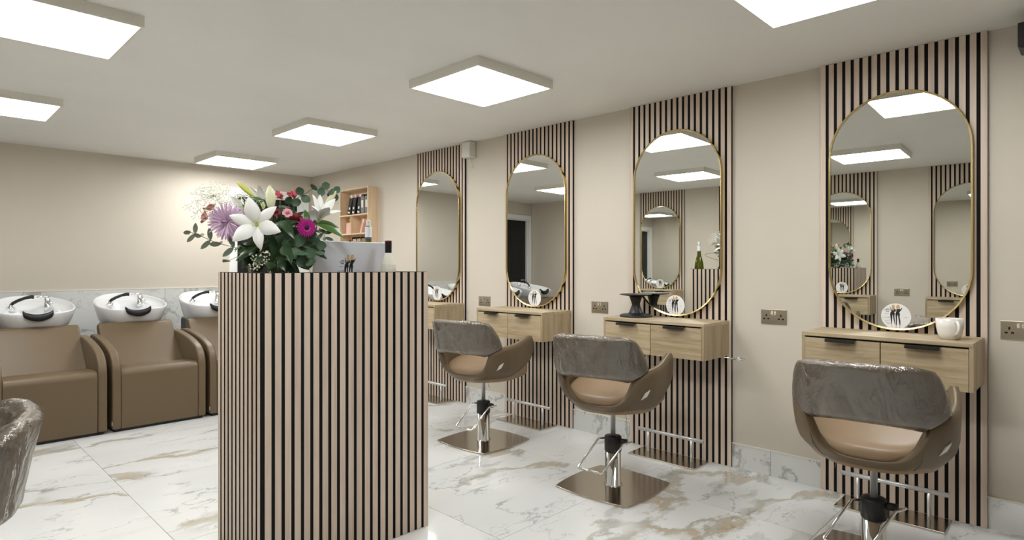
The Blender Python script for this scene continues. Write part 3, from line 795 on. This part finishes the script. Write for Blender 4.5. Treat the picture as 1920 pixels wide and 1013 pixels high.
lily_c = petal('petal', .125, .046, R(35), -.25, LPR, base=R(8)); lily_d = petal('petal', .12, .036, R(48), -.25, LPR, base=R(12))
stamen_m = MB().tube([(0, 0, 0), (.006, 0, .03), (.012, 0, .06)], .0011, 5).mesh('stamen', True)
heart_m = MB().lathe([(.002, 0), (.008, .012), (.004, .03), (.001, .034)], 10).mesh('heart', True)
def stem_to(t, p, m_='stem', r=.0021): STEMS.append((t, Vector(p), m_, r))
def fthing(name, label, p, d, grp='flowers in the desk vase', cat='flower'):
    t = thing(name, label, cat, tuple(p), 0, grp); t.rotation_euler = orient(d); return t
def lily(label, p, d, ma, mb_, sc_=1., spin=0.):
    t = fthing('lily', label, p, d); stem_to(t, p)
    for k in range(6):
        ob('petal', ma if k % 2 == 0 else mb_, 'lily_white', t, rot=(0, 0, spin+k*math.pi/3)).scale = (sc_,)*3
    ob('heart', heart_m, 'lily_heart', t)
    for k in range(5): ob('stamen', stamen_m, 'lily_heart', t, rot=(0, 0, k*1.256))
def dirc(a, z, e): return BU*a+Vector((0, 0, z))+BT*e
lily('large open white lily spread flat beside the spiky mauve flower', bq(-.078, 1.417, .115), dirc(-.25, .05, 1), lily_a, lily_b, 1.0, R(-18))
lily('white lily turned upward before the wooden wall shelf', bq(.178, 1.435, .03), dirc(.35, 1, .55), lily_c, lily_d, 1.05, R(20))
lily('white lily behind the tall buds at the top of the bouquet', bq(-.06, 1.50, -.05), dirc(-.1, 1, -.3), lily_c, lily_d, .95, R(5))
lily('white lily half hidden behind the pink rose', bq(.10, 1.42, -.07), dirc(.1, .8, -.8), lily_a, lily_d, 1.0, R(40))
lily('white lily peeping out above the spiky mauve flower', bq(-.13, 1.48, -.04), dirc(-.6, .5, -.1), lily_c, lily_b, .8, R(30))
def bud(label, p0, p1, r, m_):
    p0, p1 = Vector(p0), Vector(p1); d = p1-p0; Ln = d.length
    t = fthing('lily_bud', label, p0, d); stem_to(t, p0)
    rings = []
    for z, k in ((0, .35), (.15, .75), (.4, 1), (.65, .92), (.85, .6), (1, .12)):
        rings.append([(r*k*(1+.1*math.cos(3*a))*math.cos(a), r*k*(1+.1*math.cos(3*a))*math.sin(a), z*Ln) for a in [2*math.pi*i/18 for i in range(18)]])
    part('bud', MB().rings(rings), m_, t, smooth=True)
bud('slim yellow-green lily bud rising above the bouquet', bq(-.105, 1.552, .02), bq(-.176, 1.614, .02), .012, 'lily_bud')
bud('fat pale lily bud at the top of the bouquet', bq(-.026, 1.49, .06), bq(-.032, 1.592, .06), .021, 'bud_pale')
bud('pale green lily bud beside the wooden wall shelf', bq(.212, 1.50, 0), bq(.262, 1.575, .0), .013, 'bud_pale')
# spiky chrysanthemum
t = fthing('chrysanthemum', 'spiky mauve chrysanthemum under the white gypsophila', bq(-.212, 1.436, .05), dirc(-.45, -.1, 1)); stem_to(t, bq(-.212, 1.436, .05))
sp_m = petal('petal', .085, .0085, R(30), -.2, [(0, .5), (.5, 1), (.85, .9), (1, .3)], 2, 5); sp_s = petal('petal', .055, .0055, R(-40), -.2, [(0, .5), (.5, 1), (1, .4)], 2, 4)
for k in range(170):
    ring_ = k/170; th = R(8+88*ring_**.8); ph = k*2.39996
    o = ob('petal', sp_m if ring_ > .25 else sp_s, 'chrys' , t, rot=Euler((0, th, ph)))
    o.scale = (1, 1, rnd.uniform(.82, 1.08))
# gerbera
t = fthing('gerbera', 'magenta gerbera with dark eye below the upturned lily', bq(.124, 1.404, .15), dirc(.25, -.05, 1)); stem_to(t, bq(.124, 1.404, .15))
gp = petal('petal', .040, .0088, R(12), -.12, [(0, .5), (.6, 1), (.9, .8), (1, .3)], 2, 4)
for lay, (n, th, s) in enumerate(((24, 84, 1), (22, 72, .9), (18, 55, .6))):
    for k in range(n): ob('petal', gp, 'gerbera', t, rot=Euler((0, R(th), 2*math.pi*(k+.5*lay)/n))).scale = (s,)*3
part('eye', MB().lathe([(.001, -.004), (.012, 0), (.011, .006), (.004, .009)], 14), 'gerbera_eye', t, smooth=True)
# roses
rp = petal('petal', .034, .036, R(-50), -.35, [(0, .4), (.4, .9), (.75, 1), (.95, .75), (1, .5)], 4, 5, base=R(38)); rp2 = petal('petal', .038, .04, R(30), -.25, [(0, .4), (.4, .9), (.75, 1), (.95, .8), (1, .6)], 4, 5, base=R(35))
def rose(label, p, d, m_, s=1.):
    t = fthing('rose', label, p, d); stem_to(t, p)
    for lay, (n, sc_, me) in enumerate(((3, .55, rp), (4, .78, rp), (5, 1, rp), (5, 1.12, rp2))):
        for k in range(n): ob('petal', me, m_, t, rot=(0, 0, 2*math.pi*(k+.37*lay)/n)).scale = (s*sc_, s*sc_, s)
rose('small pink rose beside the large lily', bq(.044, 1.462, .11), dirc(.1, .5, 1), 'rose_pink', .62)
rose('pale pink rose bud pointing up beside the mauve flower', bq(-.288, 1.49, .0), dirc(-.5, .9, .2), 'rose_pale', .85)
rose('pale pink rose bud leaning out toward the wall beside the mauve flower', bq(-.305, 1.455, .0), dirc(-1, .25, .3), 'rose_pale', .85)
rose('small red rose tucked behind the large lily', bq(-.005, 1.468, .06), dirc(0, .7, 1), 'dark_red', .6)
rose('dark red rose above the magenta gerbera', bq(.082, 1.435, .07), dirc(.1, .5, 1), 'dark_red', .85)
def alstro(label, p, s=1.):
    t = fthing('alstroemeria', label, p, (0, .05, 1)); stem_to(t, p)
    me = petal('petal', .036*s, .019*s, R(40), -.25, LPR, 3, 5, base=R(12))
    for h in range(3):
        q = Vector((rnd.uniform(-.016, .016), rnd.uniform(-.016, .016), rnd.uniform(0, .014)))
        tl = Euler((rnd.uniform(-.6, .6), rnd.uniform(-.6, .6), 0)).to_matrix()
        for k in range(5):
            o = ob('petal', me, 'coral', t, q, (tl @ Euler((0, 0, k*1.256+h)).to_matrix()).to_euler())
alstro('coral alstroemeria cluster next to the fat pale bud', bq(.014, 1.535, .0), .9)
alstro('coral alstroemeria cluster under the eucalyptus arch', bq(.072, 1.54, -.02), .9)
# eucalyptus sprays
def leafmesh(name, Ln, Wd, pr, curl=.3, nu=4, nv=6): return petal(name, Ln, Wd, curl, -.08, pr, nu, nv)
ROUND = [(0, .1), (.1, .55), (.3, .92), (.5, 1), (.7, .92), (.9, .55), (1, .12)]
LANCE = [(0, .12), (.2, .7), (.45, 1), (.7, .75), (.9, .3), (1, .03)]
euc_round = leafmesh('leaf', .042, .036, ROUND); euc_long = leafmesh('leaf', .044, .017, ROUND); lance_m = leafmesh('leaf', .14, .042, LANCE, .9, 4, 10); broad_m = leafmesh('leaf', .105, .058, LANCE, .7, 4, 8)
# the heads stand first; everything green is then grown around them
for t_ in {id(q[0]): q[0] for q in STEMS}.values(): reg_thing(t_)
for q, (t_, p_, m_, r_0) in enumerate(STEMS):
    ax = t_.rotation_euler.to_matrix() @ Vector((0, 0, 1))
    route(t_, [p_-ax*.045-Vector((0, 0, .012)), p_-ax*.004], r_0, m_, seed=100+q)
def place_leaf(t, me, m_, pos, d, face, s0, anchor, r_, loose=.018, tries=260, pet=.0009):
    """one leaf on its stalk: the first pose near the wanted one that touches nothing else"""
    best = None; Ti = t.matrix_basis
    for k in range(tries):
        j = loose*k/40 if k else 0.; sc_ = s0*(1-.45*k/tries)
        q = Vector(pos)+Vector((r_.gauss(0, j), r_.gauss(0, j), r_.gauss(0, j)))
        dd = (Vector(d).normalized()+Vector((r_.gauss(0, 1), r_.gauss(0, 1), r_.gauss(0, 1)))*min(.012*k, .7)).normalized()
        x = Vector(face)+Vector((r_.uniform(-.5, .5), r_.uniform(-.5, .5), r_.uniform(-.5, .5)))*(.3+.006*k); x = (x-dd*dd.dot(x)).normalized()
        M = Matrix.LocRotScale(q-t.location, Matrix((x, dd.cross(x), dd)).transposed().to_quaternion(), Vector((sc_,)*3))
        n = clashes(tree_of(me, Ti @ M), t, best is None or best[0] == 0); pm = None
        a = Vector(anchor(q))
        if (q-a).length > .004:
            pm = MB().tube([tuple(v-t.location) for v in (a, a.lerp(q, .55)+dd*-.004, q+dd*.004)], pet, 4)
            if not n or best is None:
                tmp = pm.mesh('leaf_stalk', True); n += clashes(tree_of(tmp, Ti), t, best is None or best[0] == 0); bpy.data.meshes.remove(tmp)
            else: n += 1
        if best is None or n < best[0]: best = (n, M, pm)
        if best[0] == 0: break
    o = ob('leaf', me, m_, t); o.matrix_basis = best[1]; OBST.append(tree_of(me, Ti @ best[1])+(t,))
    if best[2] is not None:
        st_ = ob('leaf_stalk', best[2].mesh('leaf_stalk', True), 'stem', t); OBST.append(tree_of(st_.data, Ti)+(t,))
def nearest_on(path):
    def f(q): return min(path, key=lambda p: (p-q).length)
    return f
def spray(label, pts, me, m_, n, spread, sc0=1., sc1=.6, seed=1, face=None):
    r_ = random.Random(seed); P = [Vector(p) for p in pts]; sd = seed
    t = thing('eucalyptus_spray', label, 'foliage', tuple(va.location+Vector((0, 0, .018))), 0, 'eucalyptus sprays in the vase')
    path = route(t, P, .0015, 'stem_brown', seed=seed*7, wob=.00016)
    k0 = max(range(len(path)), key=lambda k: -(path[k]-P[0]).length); path = path[k0:]; seg = len(path)-1
    for k in range(n):
        f = (k+.6)/n*seg; i = min(int(f), seg-1); q = path[i].lerp(path[i+1], f-i); dr = (path[i+1]-path[i]).normalized()
        for s in (-1, 1):
            side = dr.cross(Vector((0, 0, 1)) if k % 2 else BT).normalized()*s
            d = (dr*.45+side*spread+Vector((r_.uniform(-.25, .25), r_.uniform(-.25, .25), r_.uniform(-.2, .2)))).normalized()
            place_leaf(t, me, m_, q, d, face or BT, sc0+(sc1-sc0)*k/n, lambda z, q=q: q, r_, .004)
spray('grey-green eucalyptus spray reaching out toward the basins', [bq(-.02, 1.26, .02), bq(-.15, 1.315, .03), bq(-.26, 1.345, .03), bq(-.345, 1.375, .03), bq(-.385, 1.392, .03)], euc_long, 'leaf_grey', 8, .95, 1.5, 1.0, 3)
spray('dark round-leaved eucalyptus spray arching over the bouquet top', [bq(.02, 1.42, .02), bq(.055, 1.505, .02), bq(.12, 1.555, .02), bq(.18, 1.575, .02), bq(.23, 1.57, .0), bq(.272, 1.55, -.01)], euc_round, 'leaf_euc', 7, .6, 1.1, .85, 5)
spray('round-leaved eucalyptus spray hanging beside the laptop', [bq(.03, 1.36, .06), bq(.10, 1.37, .09), bq(.155, 1.345, .09), bq(.19, 1.30, .08)], euc_round, 'leaf_euc', 6, .8, 1.5, .9, 8)
spray('round-leaved eucalyptus spray drooping over the vase', [bq(.03, 1.34, .07), bq(.07, 1.33, .12), bq(.11, 1.30, .13), bq(.14, 1.262, .12)], euc_round, 'leaf_euc', 6, .9, 1.6, 1.2, 9)
spray('long-leaved eucalyptus spray under the upturned lily', [bq(.05, 1.36, .02), bq(.13, 1.40, .02), bq(.19, 1.395, .03), bq(.215, 1.36, .04)], euc_long, 'leaf_euc', 6, .8, 1.2, .8, 11)
# big leaves: one stem of foliage each
def leafy(label, spec, m_, seed):
    r_ = random.Random(seed); t = thing('foliage_stem', label, 'foliage', tuple(va.location+Vector((0, 0, .018))), 0, 'leafy stems in the vase')
    top = sum((Vector(bq(a, z, e)) for a, z, e, *_ in spec), Vector())/len(spec)
    path = route(t, [top], .0021, 'stem', seed=seed*13+5, wob=.0003)[9:]
    for a, z, e, da, dz, de, s, me in spec:
        place_leaf(t, me, m_, bq(a, z, e), dirc(da, dz, de), -(BT*.8+Vector((0, 0, .7))), s, nearest_on(path), r_)
r2 = random.Random(21)
for q in range(6):
    spec = []
    for k in range(9):
        a = r2.uniform(-.13, .13); z = 1.25+r2.uniform(0, .15)-abs(a)*.25; e = r2.uniform(-.03, .10)
        spec.append((a*.7, z, e, a*7+r2.uniform(-.4, .4), r2.uniform(-.35, .6), r2.uniform(-.1, .7), r2.uniform(.65, 1.), broad_m if k % 2 else lance_m))
    leafy(['dark glossy foliage stem low in the bouquet, before the vase', 'dark foliage stem under the large lily', 'dark foliage stem behind the gerbera', 'dark foliage stem on the basin side of the vase', 'dark foliage stem over the vase neck', 'dark foliage stem in the heart of the bouquet'][q], spec, 'leaf_dark', q)
for q, lb in enumerate(('dark leaf stem filling the bouquet behind the pink rose', 'dark leaf stem filling the bouquet behind the large lily')):
    leafy(lb, [(.06-.14*q+r2.uniform(-.07, .07), r2.uniform(1.38, 1.46), r2.uniform(-.06, .01), r2.uniform(-1, 1), r2.uniform(-.2, .9), r2.uniform(0, .5), r2.uniform(.6, .95), broad_m if k % 2 else lance_m) for k in range(11)], 'leaf_dark', 30+q)
leafy('glossy stem with long curved leaves between the large lily and the gerbera', [(.02, 1.44, .10, 1, -.5, .5, 1.0, lance_m), (.0, 1.395, .12, 1, -.1, .3, 1.1, lance_m), (.02, 1.34, .13, .9, -.9, .4, 1.0, lance_m), (.05, 1.30, .13, .3, -.6, .4, .9, broad_m)], 'leaf_dark', 17)
leafy('glossy stem with leaves reaching toward the wall shelf', [(.17, 1.42, .03, 1, -.25, .15, 1.0, lance_m), (.15, 1.43, .02, 1, .05, -.1, .9, lance_m), (.14, 1.42, .05, -.2, .9, .1, .6, lance_m)], 'leaf_mid', 4)
leafy('fresh green leaves beside the yellow bud', [(-.06, 1.53, .05, -.9, .35, .2, .55, lance_m), (-.06, 1.53, .06, .9, .3, .2, .5, lance_m), (-.055, 1.535, .06, .6, -.8, .3, .95, lance_m), (-.13, 1.46, .03, -.8, .3, .3, .6, lance_m), (-.1, 1.47, .03, -.3, .4, .3, .6, broad_m)], 'leaf_mid', 5)
leafy('ivy-green broad leaves on the basin side of the vase', [(-.12, 1.31, .06, -.5, -.3, .7, .65, broad_m), (-.10, 1.32, .07, -.9, -.1, .4, .7, broad_m), (-.08, 1.30, .08, -.2, -.6, .6, .6, broad_m)], 'leaf_mid', 6)
# gypsophila
def breath(label, c, rad, n, sz, seed, squash=(1, 1, 1)):
    r_ = random.Random(seed); c = Vector(c)
    t = thing('gypsophila_spray', label, 'flower', tuple(va.location+Vector((0, 0, .018))), 0, 'gypsophila in the vase'); base = Vector(t.location)
    hub = c-Vector((0, 0, rad*.4))+BU*rad*squash[0]*.5
    hub = route(t, [hub], .0011, 'leaf_grey', seed=seed*31, wob=.0003, tries=400)[-1]
    st_ = MB(); bl = MB(); near = [o for o in OBST if o[3] is not t]
    def free(p, s):
        for bv, lo, hi, ow in near:
            if all(lo[k]-s < p[k] < hi[k]+s for k in range(3)) and bv.find_nearest(p, s)[0] is not None: return False
        return True
    k = 0
    while k < n:
        v = Vector((r_.uniform(-1, 1), r_.uniform(-1, 1), r_.uniform(-1, 1)))
        if v.length >= 1: continue
        p = c+BU*v.x*rad*squash[0]+BT*v.y*rad*squash[1]+Vector((0, 0, v.z*rad*squash[2]+v.x*rad*.28))
        s = sz*r_.uniform(.6, 1.2)
        if not free(p, s*1.05): continue
        if k % 12 == 0:
            pts = [tuple(hub-base), tuple((hub.lerp(p, .55)+Vector((0, 0, .006)))-base), tuple(p-base)]
            tm = MB().tube(pts, .0004, 3).mesh('twig'); bad = clashes(tree_of(tm, t.matrix_basis), t); bpy.data.meshes.remove(tm)
            if not bad: st_.tube(pts, .0004, 3)
        q = p-base; k += 1
        vs = [q+Vector(d)*s for d in ((1, 0, 0), (-1, 0, 0), (0, 1, 0), (0, -1, 0), (0, 0, 1), (0, 0, -1))]
        bl.add(vs, [(0, 2, 4), (2, 1, 4), (1, 3, 4), (3, 0, 4), (2, 0, 5), (1, 2, 5), (3, 1, 5), (0, 3, 5)])
    if st_.v:
        w_ = part('twigs', st_, 'leaf_grey', t); w_['kind'] = 'stuff'; OBST.append(tree_of(w_.data, t.matrix_basis)+(t,))
    b_ = part('blossoms', bl, 'breath', t); b_['kind'] = 'stuff'; OBST.append(tree_of(b_.data, t.matrix_basis)+(t,))
breath('cloud of tiny white gypsophila reaching toward the basins', bq(-.30, 1.535, -.02), .112, 480, .0036, 1, (1.05, .7, .72))
breath('cloud of tiny white gypsophila behind the yellow bud', bq(-.17, 1.52, -.05), .085, 300, .0036, 2, (1.1, .7, .6))
breath('low gypsophila sprig hanging before the vase', bq(-.075, 1.27, .12), .06, 70, .0048, 3, (.8, .4, .7))
# ================================================================== wooden wall shelf
SH = dict(y0=5.575, y1=6.161, z0=1.36, z1=2.10, d=.125)
ws = thing('wall_shelf', 'pale wooden box shelf of hair products on the wall by the corner', 'shelf', (XR, (SH['y0']+SH['y1'])/2, SH['z0']), math.pi)
hw = (SH['y1']-SH['y0'])/2; hz = SH['z1']-SH['z0']; sd = SH['d']; tk = .014
part('back_board', bx(0, .005, -hw+tk, hw-tk, tk, hz-tk), 'pine', ws)
for s in (-1, 1): part('side_board', bx(0, sd, min(s*hw, s*(hw-tk)), max(s*hw, s*(hw-tk)), 0, hz), 'pine', ws)
part('top_board', bx(0, sd, -hw+tk, hw-tk, hz-tk, hz), 'pine', ws); part('bottom_board', bx(0, sd, -hw+tk, hw-tk, 0, tk), 'pine', ws)
S1, S2 = 1.806-SH['z0'], 1.598-SH['z0']
for z in (S1, S2): part('shelf_board', bx(.005, sd, -hw+tk, hw-tk, z-tk/2, z+tk/2), 'pine', ws)
part('divider', bx(.005, sd, -.062, -.050, S2+tk/2, S1-tk/2), 'pine', ws)
yc = ws.location.y
def onshelf(dy, dz, x=.065): return (XR-x, yc-dy, SH['z0']+dz)     # dy grows toward the room's near end
for k, (dy, tlt, lb) in enumerate(((-.165, 13, 'black product tube with white cap, leaning, nearest the corner on the top shelf'), (-.075, 11, 'black product tube leaning between two others on the top shelf'), (.035, 8, 'black product tube leaning against the clear packs on the top shelf'))):
    t = thing('product_tube', lb, 'bottle', onshelf(dy, S1+tk/2+.032*math.sin(R(tlt))-.0008), math.pi, 'black tubes on the top shelf'); t.rotation_euler = (R(-tlt), 0, math.pi)
    part('body', MB().rings([[(-.02*w, -.032, z), (.02*w, -.032, z), (.02*w, .032, z), (-.02*w, .032, z)] for z, w in ((0, 1), (.16, 1), (.2, .5))]), 'black_pack', t, bevel=.003)
    part('cap', MB().lathe([(.02, .19), (.022, .2), (.018, .222)], 12), ('tag_white', 'pink_pack', 'rose_pale')[k], t)
    lb_ = MB(); lb_.box(.0205, .0212, -.02, .02, .015, .035); lb_.box(.0205, .0212, -.014, .014, .06, .085); part('print', lb_, 'tag_white', t)
for k, (dy, lb) in enumerate(((.125, 'clear product pack standing between the black tubes and another pack'), (.205, 'clear product pack at the end of the top shelf'))):
    t = thing('product_pack', lb, 'box', onshelf(dy, S1+tk/2), math.pi, 'clear packs on the top shelf')
    part('body', bx(-.025, .025, -.032, .032, 0, .19), 'pack_clear', t, bevel=.002); part('cap', bx(-.02, .02, -.026, .026, .19, .215), 'black_pack', t, bevel=.003)
    lb_ = MB(); lb_.box(.0252, .0258, -.02, .02, .07, .15); part('label', lb_, 'label_cream', t)
t = thing('pump_bottle', 'pink bottle with gold cap on the middle shelf', 'bottle', onshelf(-.165, S2+tk/2), math.pi)
part('body', bx(-.028, .028, -.042, .042, 0, .125), 'pink_pack', t, bevel=.008); part('cap', MB().lathe([(.014, .125), (.014, .17)], 14), 'gold', t)
t = thing('gift_box', 'pink box leaning in the middle shelf compartment', 'box', onshelf(.085, S2+tk/2+.0045), math.pi); t.rotation_euler = (R(-24), 0, math.pi)
part('body', bx(-.035, .035, -.0, .03, 0.006, .16), 'pink_pack', t, bevel=.002); part('lid', bx(-.036, .036, -.001, .031, .135, .165), 'rose_pale', t, bevel=.002)
t = thing('serum_bottle', 'small dark bottle with white shoulder on the lower shelf', 'bottle', onshelf(-.17, tk), math.pi)
part('body', MB().lathe([(.03, 0), (.03, .10), (.022, .112)], 16), 'tag_white', t, smooth=True); part('cap', MB().lathe([(.012, .112), (.012, .15), (.008, .16)], 14), 'cap_black', t)
for k, (dy, lb) in enumerate(((-.06, 'stemmed wine glass on the lower shelf next to the dark bottle'), (.03, 'stemmed wine glass between two others on the lower shelf'), (.12, 'stemmed wine glass on the lower shelf, at the near end'))):
    t = thing('wine_glass', lb, 'glass', onshelf(dy, tk), 0, 'wine glasses on the lower shelf')
    part('bowl', MB().rings([[(r*math.cos(2*math.pi*i/20), r*math.sin(2*math.pi*i/20), z) for i in range(20)] for r, z in ((.004, .08), (.028, .10), (.038, .135), (.034, .19), (.032, .19), (.036, .135), (.026, .103))]), 'glass', t, smooth=True)
    part('stem', MB().lathe([(.032, 0), (.03, .003), (.004, .006), (.004, .082)], 16), 'glass', t, smooth=True)

# ================================================================== small things
# mug
t = thing('mug', 'white mug standing on the oak drawer unit', 'mug', (3.41, .50, UZ1))
part('body', MB().rings([[(r*math.cos(2*math.pi*i/36), r*math.sin(2*math.pi*i/36), z) for i in range(36)] for r, z in ((.032, 0), (.038, .004), (.047, .025), (.053, .055), (.056, .095), (.053, .096), (.049, .055), (.043, .028), (.02, .012))]), 'mug', t, smooth=True)
hd = Vector((-.84, -.54, 0)).normalized()
part('handle', MB().tube([tuple(hd*.05+Vector((0, 0, .082))), tuple(hd*.068+Vector((0, 0, .083))), tuple(hd*.080+Vector((0, 0, .07))), tuple(hd*.082+Vector((0, 0, .052))), tuple(hd*.072+Vector((0, 0, .034))), tuple(hd*.046+Vector((0, 0, .022)))], .0062, 10), 'mug', t, smooth=True)
# black pedestal stand
t = thing('pedestal_stand', 'black hourglass-shaped stand with wide flat top on the oak unit', 'stand', (3.457, 2.225, UZ1))
part('foot', MB().lathe([(.104, 0), (.108, .004), (.106, .012), (.09, .018), (.05, .022)], 40), 'plastic_black', t, smooth=True)
part('waist', MB().lathe([(.056, .018), (.045, .03), (.033, .06), (.026, .078), (.027, .086), (.038, .12), (.046, .14)], 36), 'plastic_black', t, smooth=True)
part('top_plate', MB().lathe([(.046, .138), (.095, .144), (.108, .148), (.108, .152), (.09, .153)], 40), 'plastic_black', t, smooth=True)
# sockets
so_pl = bx(0, .006, -.0745, .0745, -.044, .044).mesh('face_plate'); so_sw = MB().prism([(.006, -.010), (.010, -.010), (.007, .012), (.006, .012)], lambda p: (p[0], -.006, p[1]), lambda p: (p[0], .006, p[1])).mesh('switch')
so_h = MB()
for s in (-1, 1):
    so_h.box(.0055, .0064, s*.042-.0035, s*.042+.0035, .002, .015); so_h.box(.0055, .0064, s*.042-.017, s*.042-.006, -.016, -.008); so_h.box(.0055, .0064, s*.042+.006, s*.042+.017, -.016, -.008)
so_h = so_h.mesh('pin_slots')
def socket(X, y, z, rz, lb):
    t = thing('wall_socket', lb, 'socket', (X, y, z), rz, 'brushed steel double sockets')
    ob('face_plate', so_pl, 'socket_steel', t, bevel=.003); ob('pin_slots', so_h, 'felt_black', t)
    for s in (-1, 1): ob('switch', so_sw, 'socket_steel', t, (0, s*.009, .022))
socket(XR, .262, .945, math.pi, 'brushed steel double socket on the bare wall under the black ceiling box')
socket(XR, 1.381, .943, math.pi, 'brushed steel double socket between the mug station and the pedestal stand station')
socket(XR, 2.641, .941, math.pi, 'brushed steel double socket beside the black pedestal stand')
socket(XR, 3.887, .936, math.pi, 'brushed steel double socket beside the wall unit of the empty station')
socket(XL, 1.42, .945, 0, 'brushed steel double socket on the opposite wall, seen in the mirror above the mug')
socket(XL, 2.64, .945, 0, 'brushed steel double socket on the opposite wall near the wrapped chair')
# junction box under the ceiling
t = thing('junction_box', 'small white electrical box at the ceiling beside the far slat panel', 'box', (XR, 4.055, H-.145), math.pi)
part('housing', bx(0, .075, -.055, .055, 0, .143), 'white_plastic', t, bevel=.008); part('cover', bx(.075, .08, -.05, .05, .006, .137), 'white_plastic', t, bevel=.002)
part('cable', MB().tube([(.03, .0, .002), (.028, .0, -.03), (.015, .012, -.06), (.004, .02, -.09)], .004, 8), 'white_plastic', t, smooth=True)
# black box hung from the ceiling by the right wall
t = thing('ceiling_speaker', 'black box hanging from the ceiling above the last wall socket', 'speaker', (3.46, .10, H))
part('housing', MB().rings([[(-.06*k, -.14*k, z), (.09, -.14*k, z), (.09, .158*k, z), (-.06*k, .158*k, z)] for z, k in ((-.175, .8), (-.165, 1.), (-.06, 1.0))]), 'plastic_black', t, bevel=.004)
part('bracket', bx(-.04, .06, -.1, .135, -.06, 0), 'plastic_black', t)
